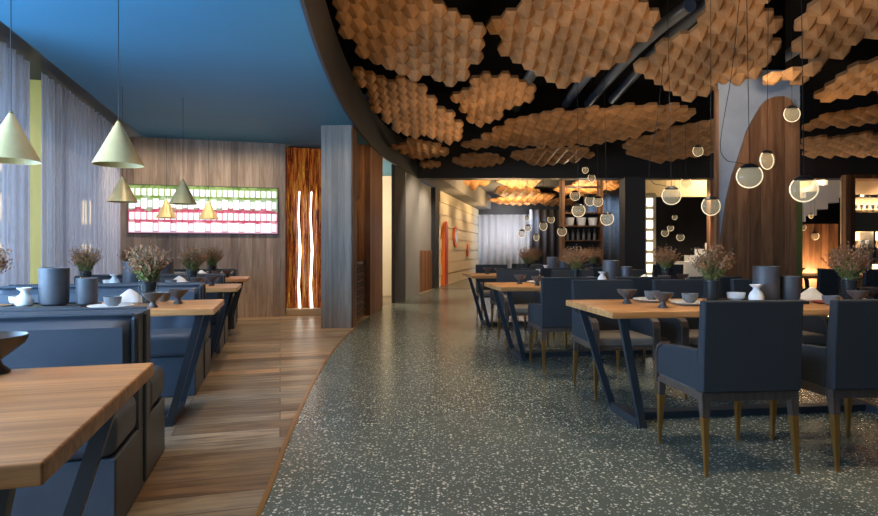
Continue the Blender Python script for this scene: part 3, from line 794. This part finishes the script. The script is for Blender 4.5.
def cushion(bm, x0, x1, y0, y1, z0, z1, nx=28, nz=10, bulge=.03, buttons=(), face=-1, rad=.05):
    """upright or flat padded block: rounded box with bulged front (y side 'face') and button dimples"""
    def height(s, t):
        e = min(1, min(s, 1-s)*(x1-x0)/rad, min(t, 1-t)*(z1-z0)/rad); e = math.sqrt(max(0, 1-(1-e)**2))
        b = bulge*e
        for (bs, bt) in buttons:
            dd = math.hypot((s-bs)*(x1-x0), (t-bt)*(z1-z0)); b -= .035*math.exp(-(dd/.035)**2)+.012*math.exp(-(((t-bt)*(z1-z0))/.012)**2)*math.exp(-((s-bs)*(x1-x0)/.16)**2)
        return b-rad*(1-e)*.6
    fy = y0 if face < 0 else y1; by = y1 if face < 0 else y0
    G = [[bm.verts.new((x0+(x1-x0)*i/nx, fy+face*height(i/nx, k/nz), z0+(z1-z0)*k/nz)) for k in range(nz+1)] for i in range(nx+1)]
    B = [[None]*(nz+1) for _ in range(nx+1)]
    for i in range(nx+1):
        for k in range(nz+1):
            if i in (0, nx) or k in (0, nz): B[i][k] = bm.verts.new((x0+(x1-x0)*i/nx, by, z0+(z1-z0)*k/nz))
    for i in range(nx):
        for k in range(nz): bm.faces.new((G[i][k], G[i+1][k], G[i+1][k+1], G[i][k+1]))
    for i in range(nx):
        for k in (0, nz): bm.faces.new((G[i][k], G[i+1][k], B[i+1][k], B[i][k]))
    for k in range(nz):
        for i in (0, nx): bm.faces.new((G[i][k], G[i][k+1], B[i][k+1], B[i][k]))
    per = [B[i][0] for i in range(nx+1)]+[B[nx][k] for k in range(1, nz+1)]+[B[i][nz] for i in range(nx-1, -1, -1)]+[B[0][k] for k in range(nz-1, 0, -1)]
    bm.faces.new(per)
def make_sofa(Ls=1.5, dp=.36):
    """faces -y, back against y=0, right end at x=0"""
    r = empty('booth_sofa')
    bm = BM(); box(bm, -Ls, 0, -dp-.14, 0, .0, .30); obj('base', bm, 'leather', r, bevel=.01)
    bm = BM(); box(bm, -Ls, .0, -dp-.16, -.13, .30, .48); obj('seat', bm, 'leather', r, bevel=.05, seg=5)
    bm = BM(); cushion(bm, -Ls, 0, -.15, -.003, .30, .825, buttons=[(.14, .45), (.38, .45), (.62, .45), (.86, .45)]); o = obj('backrest', bm, 'leather', r, smooth=True)
    bm = BM(); tube(bm, [(-.015, -.15, .49), (-.015, -.15, .805), (-.02, -.14, .826), (-Ls+.02, -.14, .826)], .010, 6); obj('piping', bm, 'leather_pipe', o, smooth=True)
    bm = BM()
    for k in (.14, .38, .62, .86): lathe(bm, [(0, -.006), (.014, 0), (0, .006)], 10, (-Ls+Ls*k, -.148, .30+.45*.55))
    obj('buttons', bm, 'leather_pipe', o)
    bm = BM(); tube(bm, [(.0, -.02, .03), (0, -.02, .815)], .012, 6); obj('end_seam', bm, 'leather_pipe', o, smooth=True)
    return r
sofa = Proto(make_sofa())
for u0, a, b in ((2.89, 'blue-grey leather booth sofa facing the bottom left table', 'blue-grey sofa facing away on near side of the second booth table'),
                 (5.14, 'blue-grey leather booth sofa behind the second booth table', 'blue-grey sofa facing away on near side of the third booth table'),
                 (7.0, 'blue-grey leather booth sofa behind the third booth table', 'blue-grey sofa facing away on near side of furthest booth table'),
                 (9.0, 'blue-grey leather booth sofa behind the furthest booth table', None)):
    sofa.put(wp(-.62, u0+.155), A15, a, 'sofa', 'booth sofas by the window')
    if b:
        c = W(-.62-1.5, u0+.161); sofa.put((c[0], c[1], 0), A15+PI, b, 'sofa', 'booth sofas by the window')

# ------------------------------------------------------------------ tableware
def LA(name, prof, mat, seg=28, parent=None): bm = BM(); lathe(bm, prof, seg); return obj(name, bm, mat, parent, smooth=True)
P_big = Proto(LA('storage_pot', [(0, 0), (.062, 0), (.078, .012), (.083, .04), (.084, .235), (.079, .24), (.074, .235), (.074, .03), (0, .02)], 'ceramic_grey'))
P_small = Proto(LA('cup', [(0, 0), (.045, 0), (.058, .010), (.063, .035), (.064, .168), (.060, .172), (.056, .168), (.056, .03), (0, .02)], 'ceramic_grey'))
P_wv = Proto(LA('sake_bottle', [(0, 0), (.034, 0), (.047, .012), (.050, .035), (.040, .062), (.020, .085), (.019, .095), (.040, .112), (.042, .118), (.036, .118), (.014, .098), (0, .09)], 'ceramic_white'))
P_wb = Proto(LA('small_bowl', [(0, 0), (.030, 0), (.034, .006), (.056, .022), (.060, .058), (.056, .058), (.050, .025), (0, .012)], 'ceramic_white'))
P_gb = Proto(LA('small_bowl', [(0, 0), (.026, 0), (.030, .006), (.046, .022), (.052, .062), (.048, .062), (.042, .025), (0, .012)], 'ceramic_bowl'))
P_pb = Proto(LA('pedestal_bowl', [(0, 0), (.030, 0), (.031, .006), (.017, .022), (.015, .034), (.032, .050), (.058, .076), (.064, .095), (.060, .096), (.052, .079), (.024, .056), (0, .052)], 'ceramic_bronze'))
P_pl = Proto(LA('plate', [(0, 0), (.07, 0), (.085, .006), (.125, .016), (.130, .020), (.125, .022), (.085, .012), (0, .009)], 'ceramic_white', 36))
P_rp = Proto(LA('saucer', [(0, 0), (.05, 0), (.06, .004), (.085, .012), (.087, .016), (.06, .009), (0, .006)], 'terracotta'))
bm = BM(); lathe(bm, [(0, 0), (.088, 0), (.094, .012), (.082, .028), (.060, .050), (.034, .072), (.012, .088), (0, .092)], 24)
for v in bm.verts:
    a = math.atan2(v.co.y, v.co.x); k = 1+.10*math.sin(5*a); v.co.x *= k; v.co.y *= k; v.co.z *= 1+.06*math.sin(3*a+1)
P_nap = Proto(obj('folded_napkin', bm, 'cloth_white', smooth=True))
bm = BM(); box(bm, -.24, .24, -.14, .14, 0, .012); box(bm, -.24, .24, -.14, -.132, .012, .02); box(bm, -.24, .24, .132, .14, .012, .02); box(bm, -.24, -.232, -.132, .132, .012, .02); box(bm, .232, .24, -.132, .132, .012, .02)
P_tray = Proto(obj('serving_tray', bm, 'tray'))
def make_plant(seed, n=190):
    rnd = random.Random(seed); r = empty('potted_heather')
    LA('glass_vase', [(0, 0), (.062, 0), (.064, .01), (.066, .165), (.063, .165), (.060, .012), (0, .012)], 'glass', 24, r)
    LA('inner_pot', [(0, .013), (.036, .013), (.050, .15), (.046, .152), (0, .145)], 'pot', 20, r)
    bs = BM(); bl = BM(); bb = BM()
    for k in range(n):
        a = rnd.random()*2*PI; sp = rnd.random()**.6; hh = .12+.16*rnd.random()*(1.1-sp*.4)
        x0, y0 = .03*math.cos(a)*sp, .03*math.sin(a)*sp; x1, y1 = .145*math.cos(a)*sp, .145*math.sin(a)*sp
        pts = [(x0, y0, .13), (x0+(x1-x0)*.35, y0+(y1-y0)*.35, .13+hh*.5), (x1+rnd.uniform(-.02, .02), y1+rnd.uniform(-.02, .02), .13+hh)]
        tube(bs, pts, .0018, 3, .0009)
        for q in range(9):
            t = .25+.75*q/8
            if t < .5: p = Vector(pts[0]).lerp(Vector(pts[1]), t*2)
            else: p = Vector(pts[1]).lerp(Vector(pts[2]), t*2-1)
            p = p+Vector((rnd.uniform(-1, 1), rnd.uniform(-1, 1), rnd.uniform(-1, 1)))*.008
            b_ = bl if t < .66 else bb
            s = .0085*(.6+rnd.random()*.7)
            d = Vector((rnd.uniform(-1, 1), rnd.uniform(-1, 1), rnd.uniform(.2, 1))).normalized()*s*1.7
            e = d.orthogonal().normalized()*s*.5; g = d.cross(e).normalized()*s*.5
            vs = [b_.verts.new(p+d), b_.verts.new(p+e), b_.verts.new(p+g), b_.verts.new(p-e-g), b_.verts.new(p-d*.6)]
            for f in ((0, 1, 2), (0, 2, 3), (0, 3, 1), (4, 2, 1), (4, 3, 2), (4, 1, 3)): b_.faces.new([vs[i] for i in f])
    fo = obj('stems', bs, 'heather', r); obj('leaves', bl, 'heather_green', fo); obj('buds', bb, 'heather_bud', fo)
    for q in [fo]+kids(fo): q['kind'] = 'stuff'
    return r
P_plant = Proto(make_plant(3))
PR = {'big': (P_big, 'pot'), 'small': (P_small, 'cup'), 'wv': (P_wv, 'bottle'), 'wb': (P_wb, 'bowl'), 'gb': (P_gb, 'bowl'), 'pb': (P_pb, 'bowl'), 'pl': (P_pl, 'plate'), 'rp': (P_rp, 'saucer'), 'nap': (P_nap, 'napkin'), 'tray': (P_tray, 'tray'), 'plant': (P_plant, 'plant')}
GR = {'big': 'tall grey pots on the tables', 'small': 'grey cups on the tables', 'wv': 'white bottles on the tables', 'wb': 'white bowls on the tables', 'gb': 'grey bowls on the tables', 'pb': 'pedestal bowls on the tables', 'pl': 'white plates on the tables', 'rp': 'red saucers on the tables', 'nap': 'folded napkins on the tables', 'tray': 'black trays on the tables', 'plant': 'heather plants on the tables'}
def lay(f, kit, where):
    for (k, s, t, z, lb) in kit:
        x, y = f(s, t); P, cat = PR[k]
        P.put((x, y, .7502+z), random.uniform(0, 6) if k not in ('tray',) else R7, lb+' '+where, cat, GR[k])
TZ = .0125
kitR = [('pb', .32, .50, 0, 'outermost bronze-grey pedestal bowl at left end of'), ('pb', .42, .20, 0, 'front bronze-grey pedestal bowl near left end of'),
        ('pl', .56, .62, 0, 'white plate behind the pedestal bowls at left end of'), ('gb', .56, .62, .0125, 'grey bowl on rear white plate at left end of'),
        ('pl', .70, .36, 0, 'white plate left of the first heather on'), ('gb', .70, .37, .0125, 'grey bowl on white plate left of the first heather on'),
        ('plant', .93, .48, 0, 'left heather in glass vase on'),
        ('tray', 1.27, .44, 0, 'black tray in the middle of'), ('wb', 1.09, .46, TZ, 'white bowl on the black tray of'), ('wv', 1.17, .36, TZ, 'white waisted bottle on the black tray of'),
        ('big', 1.30, .44, TZ, 'tall grey pot on the black tray of'), ('small', 1.462, .42, TZ, 'smaller grey cup on the black tray of'),
        ('rp', 1.66, .33, 0, 'red saucer right of the tray on'), ('gb', 1.60, .22, 0, 'grey bowl right of the tray on'), ('nap', 1.74, .55, 0, 'white folded napkin behind bowls at right part of'), ('pb', 1.78, .20, 0, 'pedestal bowl before the right heather on'),
        ('plant', 1.93, .44, 0, 'right heather in glass vase on'), ('rp', 2.05, .28, 0, 'red saucer right of the right heather on'), ('pb', 2.15, .50, 0, 'rearmost pedestal bowl at right end of')]
lay(fA, kitR, 'the nearest terrazzo table')
lay(fB, kitR, 'the second terrazzo table')
kitS = [k for k in kitR if k[0] in ('plant', 'big', 'small', 'wv', 'wb', 'nap', 'tray', 'pb')]
lay(fC, kitS, 'the third terrazzo table')
lay(fE, [k for k in kitS if k[0] in ('plant', 'big', 'pb')], 'the table right of the column')
lay(fD, [k for k in kitS if k[0] in ('plant', 'wv', 'nap')], 'the furthest terrazzo table')
def fL(uf): return lambda s, t: W(-.397-s, uf-.70+t)
kitL = [('pb', .27, .40, 0, 'outermost pedestal bowl near aisle end of'), ('pb', .38, .16, 0, 'front pedestal bowl near aisle end of'),
        ('plant', .45, .38, 0, 'aisle-side heather in glass vase on'), ('gb', .40, .60, 0, 'rear grey bowl behind the pedestal bowls on'),
        ('pl', .62, .16, 0, 'front white plate on'), ('gb', .61, .16, .0125, 'grey bowl on front white plate of'), ('nap', .60, .54, 0, 'white folded napkin behind the plate on'),
        ('tray', 1.0, .33, 0, 'black tray on'), ('small', .80, .33, TZ, 'smaller grey cup on tray of'), ('big', .985, .33, TZ, 'tall grey pot on tray of'), ('wv', 1.13, .28, TZ, 'white waisted bottle on tray of'),
        ('wb', 1.20, .40, TZ, 'white bowl on tray of'), ('plant', 1.42, .45, 0, 'window-side heather in glass vase on')]
lay(fL(4.59), kitL, 'the second booth table')
lay(fL(6.62), kitL, 'the third booth table')
lay(fL(8.40), [k for k in kitL if k[0] in ('plant', 'big', 'nap', 'pb', 'wv')], 'the furthest booth table')
c = (rayX(-5, 1.75), 1.74)
P_pb.put((c[0], c[1], .7502), 0, 'dark bronze pedestal bowl on the bottom left booth table', 'bowl', None).scale = (1.45, 1.45, 1.18)

# ------------------------------------------------------------------ pendants
def make_cone():
    r = empty('pendant_lamp')
    bm = BM(); lathe(bm, [(.012, .275), (.15, 0), (.147, .0), (.010, .268)], 40); obj('lamp_shade', bm, 'gold_shade', r, smooth=True)
    bm = BM(); lathe(bm, [(.006, .262), (.1465, .001)], 40); obj('inner_lining', bm, 'shade_inside', r, smooth=True)
    bm = BM(); lathe(bm, [(0, .29), (.008, .288), (.013, .272), (0, .270)], 16); obj('cap', bm, 'brass', r, smooth=True)
    bm = BM(); tube(bm, [(0, 0, .28), (0, 0, 1.5)], .0028, 6); obj('cable', bm, 'cable', r)
    return r
cone = None
for px, py, d, lb in ((11, 161, 3.4, 'pale gold cone pendant cut by the left edge'), (118.5, 165, 3.73, 'largest full gold cone pendant, before the curtain corner'),
                  (122.5, 202, 6.3, 'gold cone pendant hanging below and behind the large one'), (183, 204, 6.75, 'gold cone pendant over the middle of the lit artwork'),
                  (166.5, 218, 9.0, 'small gold cone pendant, left of the two furthest'), (208.5, 219, 9.1, 'small gold cone pendant, right of the two furthest')):
    z = rayZ(py, d); r = make_cone() if cone is None else copy_tree(cone)
    cone = cone or r
    r.location = (rayX(px, d), d, z)
    tag(r, lb, 'pendant lamp', 'gold cone pendants over the booths')
    for k_ in kids(r):
        if k_.name.startswith('cable'): k_.scale = (1, 1, 1); k_.data = k_.data.copy(); 
        if k_.name.startswith('cable'):
            for v in k_.data.vertices:
                if v.co.z > 1: v.co.z = CEIL-z
GL = [(792,114,8,'glass globe highest on the big column front'), (767,160,9.5,'globe on the column, right above the bigger one'), (749.5,176,12,'large globe with dark cap before middle of the column'),
      (804,189,13,'largest globe, at right edge of the column'), (711,206,9.5,'globe just left of the column'), (671.5,195.5,9.2,'globe with dark cap under the lit ceiling, left of column'),
      (686,183,5.5,'small globe right above the one with dark cap left of column'), (698,151,5.5,'small globe before the carved panel left of column'),
      (811,216,2.6,'tiny globe topmost before the warm bar wall'), (803.5,227.5,3,'tiny globe touching the column right edge'), (814.5,236,4,'globe lowest before the warm bar wall'),
      (585.3,170,3.5,'tiny globe on the beam face'), (591.6,178,4.2,'globe hanging at underside of beam above the shelf'), (575,195.6,5,'globe upper left before the display shelf'),
      (590,200.8,5.2,'globe in the centre before the display shelf'), (598,201.6,5,'globe at right post of the display shelf'), (578.5,210.5,6.6,'big lower globe before the display shelf'),
      (607,218.7,6.6,'big globe right of the display shelf'), (562,231.5,4.6,'globe at left post of the display shelf'), (551,219.5,3.6,'small globe left of shelf, upper of a pair'),
      (543.4,226,4.6,'globe left of shelf, lower of a pair'), (527,218,2.5,'tiny highest globe before the white curtain'), (528,228,3.4,'middle globe before the white curtain'),
      (522,233.5,4,'leftmost globe before the white curtain'), (536.4,237.3,3.5,'lowest globe beside the white curtain edge'),
      (674.7,217.3,2.6,'topmost of four tiny globes in dark recess'), (670.6,228,3.1,'second of four tiny globes in dark recess'), (665,233,3.6,'leftmost of four tiny globes in dark recess'), (680.4,237.2,3.7,'rightmost of four tiny globes in dark recess')]
def make_globe():
    r = empty('globe_lamp')
    bm = BM(); bmesh.ops.create_uvsphere(bm, u_segments=28, v_segments=16, radius=.1)
    for v in bm.verts: v.co.y *= .55
    obj('glass_globe', bm, 'globe_glass', r, smooth=True)
    bm = BM(); pts = [(.097*math.cos(t*PI/20), 0, .097*math.sin(t*PI/20)) for t in range(41)]
    tube(bm, pts, .0052, 8); obj('light_ring', bm, 'globe_ring', r, smooth=True)
    bm = BM(); lathe(bm, [(0, .106), (.035, .102), (.062, .084), (.074, .069), (.070, .066), (.03, .072), (0, .074)], 20)
    for v in bm.verts: v.co.y *= .6
    obj('cap', bm, 'globe_cap', r, smooth=True)
    bm = BM(); tube(bm, [(0, 0, .1), (0, 0, 2)], .003, 6); obj('cable', bm, 'cable', r)
    return r
gp = None
for px, py, rad, lb in GL:
    d = min(58.5/rad, 13.6)-(.9 if px in (528, 598, 803.5) else 0); sc = rad*d/58.5; z = rayZ(py, d)
    r = make_globe() if gp is None else copy_tree(gp)
    gp = gp or r
    r.location = (rayX(px, d), d, z); r.scale = (sc,)*3; r.rotation_euler = (0, 0, random.uniform(-.5, .5))
    tag(r, lb, 'pendant lamp', 'glass globe pendants over the terrazzo')
    for k_ in kids(r):
        if k_.name.startswith('cable'):
            k_.data = k_.data.copy(); ztop = 4.895 if d < 14 else 3.4
            lean = random.uniform(-.05, .05)
            for v in k_.data.vertices:
                if v.co.z > 1: v.co.z = (ztop-z)/sc; v.co.x += lean
# swag cables
for px, py, d, lb in ((749.5, 165, 4.85, 'thin black cable swagging left of the column pendants'), (671, 187, 6.4, 'thin black cable swagging to the globe with dark cap')):
    bm = BM(); P0 = Vector((rayX(px, d), d, rayZ(py, d))); pts = [P0, P0+Vector((-.10, 0, .02)), P0+Vector((-.2, 0, .05)), P0+Vector((-.24, 0, .2)), P0+Vector((-.15, 0, .75)), P0+Vector((-.08, 0, 1.4))]
    pts = [Vector((p[0], 0, p[1]))+Vector((0, d, 0)) for p in smooth_poly([(q.x, q.z) for q in pts], 5)]
    tube(bm, [tuple(p) for p in pts], .003, 6); tag(obj('cable', bm, 'cable'), lb, 'cable')

# ------------------------------------------------------------------ lit artwork on the back wall
d0 = W(0, 10.05)
r = empty('wall_art'); place(r, 0, 10.05); tag(r, 'wide lit artwork of small framed tiles on the timber back wall', 'artwork')
Yr = 9.6
ax0, ax1, az0, az1 = -2.28, -.03, rayZ(234, 9.4), rayZ(187.5, 9.6)
rbox('backing', 'near_black', r, (ax0, ax1, -.035, 0, az0, az1), .002)
M['art_bg'] = None
m, nt, p = new_mat('art_field'); M['art_bg'] = m
tc = N(nt, 'ShaderNodeTexCoord'); sp = N(nt, 'ShaderNodeSeparateXYZ'); L(nt, tc.outputs['Object'], sp.inputs[0])
nz = N(nt, 'ShaderNodeTexNoise', Scale=9.0, Detail=5.0); L(nt, tc.outputs['Object'], nz.inputs['Vector'])
mr = N(nt, 'ShaderNodeMapRange'); mr.inputs[1].default_value = az0; mr.inputs[2].default_value = az1; L(nt, sp.outputs[2], mr.inputs[0])
ad = N(nt, 'ShaderNodeMath', operation='MULTIPLY_ADD'); ad.inputs[1].default_value = .35; L(nt, nz.outputs['Fac'], ad.inputs[0]); L(nt, mr.outputs[0], ad.inputs[2])
sb = N(nt, 'ShaderNodeMath', operation='SUBTRACT'); sb.inputs[1].default_value = .17; L(nt, ad.outputs[0], sb.inputs[0])
r_ = N(nt, 'ShaderNodeValToRGB'); cr = r_.color_ramp
cr.elements[0].position = 0; cr.elements[0].color = (.62, .30, .42, 1); cr.elements[1].position = 1; cr.elements[1].color = (.08, .16, .02, 1)
for q, cc in ((.2, (.70, .42, .50)), (.27, (.50, .06, .12)), (.42, (.60, .22, .30)), (.5, (.45, .04, .10)), (.56, (.30, .42, .30)), (.7, (.34, .48, .30)), (.78, (.16, .26, .03)), (.9, (.28, .42, .14))):
    e = cr.elements.new(q); e.color = rgba(cc)
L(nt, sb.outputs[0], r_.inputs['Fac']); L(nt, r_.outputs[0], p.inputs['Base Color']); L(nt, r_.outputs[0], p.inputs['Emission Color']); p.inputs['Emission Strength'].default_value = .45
rbox('picture_field', 'art_bg', r, (ax0+.01, ax1-.01, -.045, -.035, az0+.01, az1-.01))
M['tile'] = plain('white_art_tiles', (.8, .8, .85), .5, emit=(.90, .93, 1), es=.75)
bm = BM(); rows = 4; hh = (az1-az0-.04)/rows
for k in range(rows):
    n = 26; ww = (ax1-ax0-.04)/n
    for j in range(n):
        xx = ax0+.02+ww*(j+.5); zz = az0+.02+hh*(k+.5)
        octa = lambda rx, rz: prism_y(bm, [(xx+ww*rx*max(-.8, min(.8, 1.2*math.cos(a*PI/8))), zz-hh*.04+hh*rz*max(-.85, min(.85, 1.2*math.sin(a*PI/8)))) for a in range(16)], -.052, -.045)
        if k == 3: octa(.46, .34)
        elif k == 2:
            if j % 2: octa(.44, .34)
            else: box(bm, xx-ww*.46, xx+ww*.46, -.052, -.045, zz-hh*.46, zz+hh*.4)
        elif k == 1: box(bm, xx-ww*.40, xx+ww*.40, -.052, -.045, zz-hh*.40, zz+hh*.22)
        else:
            if j % 3 == 1: octa(.46, .38)
            else: box(bm, xx-ww*.46, xx+ww*.46, -.052, -.045, zz-hh*.46, zz+hh*.36)
obj('frame_tiles', bm, 'tile', r)

# ------------------------------------------------------------------ lights
def area(name, loc, target, size, power, col, sy=None):
    ld = bpy.data.lights.new(name, 'AREA'); ld.energy = power; ld.color = col; ld.size = size
    if sy: ld.shape = 'RECTANGLE'; ld.size_y = sy
    o = bpy.data.objects.new(name, ld); COL.objects.link(o); o.location = loc
    o.rotation_euler = (Vector(target)-Vector(loc)).to_track_quat('-Z', 'Y').to_euler(); return o
def spot(name, loc, target, power, col, ang=70, blend=.6, rad=.05):
    ld = bpy.data.lights.new(name, 'SPOT'); ld.energy = power; ld.color = col; ld.spot_size = math.radians(ang); ld.spot_blend = blend; ld.shadow_soft_size = rad
    o = bpy.data.objects.new(name, ld); COL.objects.link(o); o.location = loc
    o.rotation_euler = (Vector(target)-Vector(loc)).to_track_quat('-Z', 'Y').to_euler(); return o
def point(name, loc, power, col, rad=.1):
    ld = bpy.data.lights.new(name, 'POINT'); ld.energy = power; ld.color = col; ld.shadow_soft_size = rad
    o = bpy.data.objects.new(name, ld); COL.objects.link(o); o.location = loc; return o
WARM = (1, .70, .40); WW = (1, .82, .60); COOL = (.62, .80, 1)
# added cool fill from behind the viewer, where the wall is closed
area('front_fill', (-1.0, -3.4, 1.6), (.5, 6, 1.2), 7, 45, (.75, .87, 1), 2.4)
o = area('window_daylight', wp(-2.95, 2.9, 1.5), wp(3, 3.6, 1.7), 4.4, 560, (.36, .63, 1), 2.6)
# downlights
for x, y in ((1.0, 2.6), (2.6, 2.6), (1.7, 4.0), (1.2, 6.0), (2.6, 6.2), (1.2, 8.6), (2.6, 8.9), (5.8, 8.4), (.2, 6.5), (.2, 10.5)):
    spot('downlight', (x, y, 3.0), (x, y, 0), 100, WW, 95, .8, .06)
for u in (2.6, 4.3, 6.3, 8.1):
    spot('booth_downlight', wp(-1.2, u, 2.84), wp(-1.2, u, 0), 34, WW, 90, .8, .05)
    spot('aisle_downlight', wp(.0, u+.3, 2.84), wp(.1, u+.3, 0), 85, WARM, 95, .8, .05)
for v in (-1.9, -1.1, -.3): spot('wall_fill', wp(v, 9.1, 2.84), wp(v, 10.05, 1.2), 45, WW, 120, .8, .08)  # added spots to brighten the timber back wall
spot('panel_washer', (-.2, 8.9, 2.84), (-1.15, 10.2, 1.4), 60, WARM, 100, .8, .05)
spot('pillar_washer', (-1.3, 7.2, 2.84), (-1.45, 8.27, 1.2), 30, WW, 100, .8, .08)
# far zone
for x, y in ((2.0, 17.5), (4.2, 18.5), (2.8, 22.5)):
    area('far_uplight', (x, y, 2.2), (x, y, 4), 1.6, 130, (1, .68, .34))
for y in (18, 20.5, 23): spot('cream_washer', (edge_x(y)+1.3, y, 2.8), (edge_x(y), y, 1.0), 110, WARM, 110, .8)
area('curtain_wash', (3.2, 24.0, 2.7), (3.0, 26.2, 1.2), 1.2, 70, (.9, .92, 1))
point('corridor_lamp', (-2.4, 12.4, 2.2), 260, WW)
point('niche_lamp', (-1.32, 8.95, 1.62), 5, WARM, .04)
point('shelf_fill', (3.6, 14.3, 2.6), 30, WW)  # added fill, brightens the tubs on the display shelf
spot('curtain_fill', (4.9, 16.3, 2.8), (4.95, 17.3, 1.2), 90, (.6, .8, 1), 110)  # added cool fill to lift the slate curtain, no fixture there
spot('front_table_light', wp(-.9, 1.6, 2.84), wp(-.9, 1.6, 0), 45, WARM, 80, .8, .05)
spot('passage_fill', (.7, 13.2, 2.8), (-.7, 14, 1.2), 170, WW, 100)  # this spot and the next are added to lighten the grey wall
spot('passage_fill', (.9, 15.3, 2.8), (-.3, 15.6, 1.2), 190, WW, 110)
area('right_ceiling_cove', (9.2, 15.2, 2.9), (9.2, 16, 3.2), 5, 130, WARM, .4)
spot('stair_fill', (7.2, 14.75, 2.7), (9.6, 15.3, 2.2), 120, WW, 140)  # both stair spots are added fill for the dim flight
spot('stair_fill', (6.2, 14.75, 2.7), (7.0, 15.3, .9), 220, WW, 120)
for x, z in ((xa+.45, 1.5), (xa+1.0, 1.5), (xa+.45, 2.25), (xa+1.0, 2.25), (xa+.5, 2.7)): point('bar_niche_lamp', (x, 12.55, z), 14, WARM, .04)
for x in (9.3, 10.5): point('bar_back_lamp', (x+.3, 12.62, .75), 25, WARM, .06)
area('shelf_strip', (xa+1.2, 12.72, 1.35), (xa+1.2, 12.9, 1.6), 1.6, 18, WARM, .1)
area('shelf_strip', (xa+1.2, 12.72, 2.0), (xa+1.2, 12.9, 2.5), 1.6, 18, WARM, .1)
for x in (rayX(806, 13.2), rayX(828, 13.2)): point('bar_wall_lamp', (x, 13.3, .5), 45, WARM)
# column uplight and washes on carved clusters
spot('column_uplight', (rayX(760, 6.6), 6.4, 3.0), (rayX(770, 7.4), 7.5, 2.6), 30, WW, 110)
for x, y in ((-.1, 4.6), (1.6, 5.2), (3.4, 5.2), (.6, 8.5), (3.0, 8.8), (5.6, 8.0)):
    area('cluster_uplight', (x, y, 2.0), (x, y+.5, 4), .5, 13, WARM)
sun = bpy.data.lights.new('sun', 'SUN'); sun.energy = 1.2; sun.color = (1, .93, .85); sun.angle = .02
so = bpy.data.objects.new('sun', sun); COL.objects.link(so); so.rotation_euler = (math.radians(50), 0, math.radians(-60))
# world
w = bpy.data.worlds.new('sky'); SC.world = w; w.use_nodes = True; nt = w.node_tree
bg = nt.nodes['Background']; tc = N(nt, 'ShaderNodeTexCoord'); sp = N(nt, 'ShaderNodeSeparateXYZ'); L(nt, tc.outputs['Generated'], sp.inputs[0])
rm = N(nt, 'ShaderNodeValToRGB'); rm.color_ramp.elements[0].position = .0; rm.color_ramp.elements[0].color = (.52, .62, .74, 1); rm.color_ramp.elements[1].position = .6; rm.color_ramp.elements[1].color = (.20, .38, .72, 1)
L(nt, sp.outputs[2], rm.inputs[0]); L(nt, rm.outputs[0], bg.inputs[0]); bg.inputs[1].default_value = 2.5

# ------------------------------------------------------------------ camera and view
cd = bpy.data.cameras.new('camera'); cd.sensor_width = 36; cd.lens = F*36/878; cd.shift_y = -9/878; cd.clip_end = 300; cd.clip_start = .05
co = bpy.data.objects.new('camera', cd); COL.objects.link(co); co.location = (0, 0, H); co.rotation_euler = (PI/2, 0, 0); SC.camera = co
vs = SC.view_settings; vs.view_transform = 'Standard'; vs.look = 'None'; vs.gamma = 1; vs.exposure = .12; vs.use_curve_mapping = False
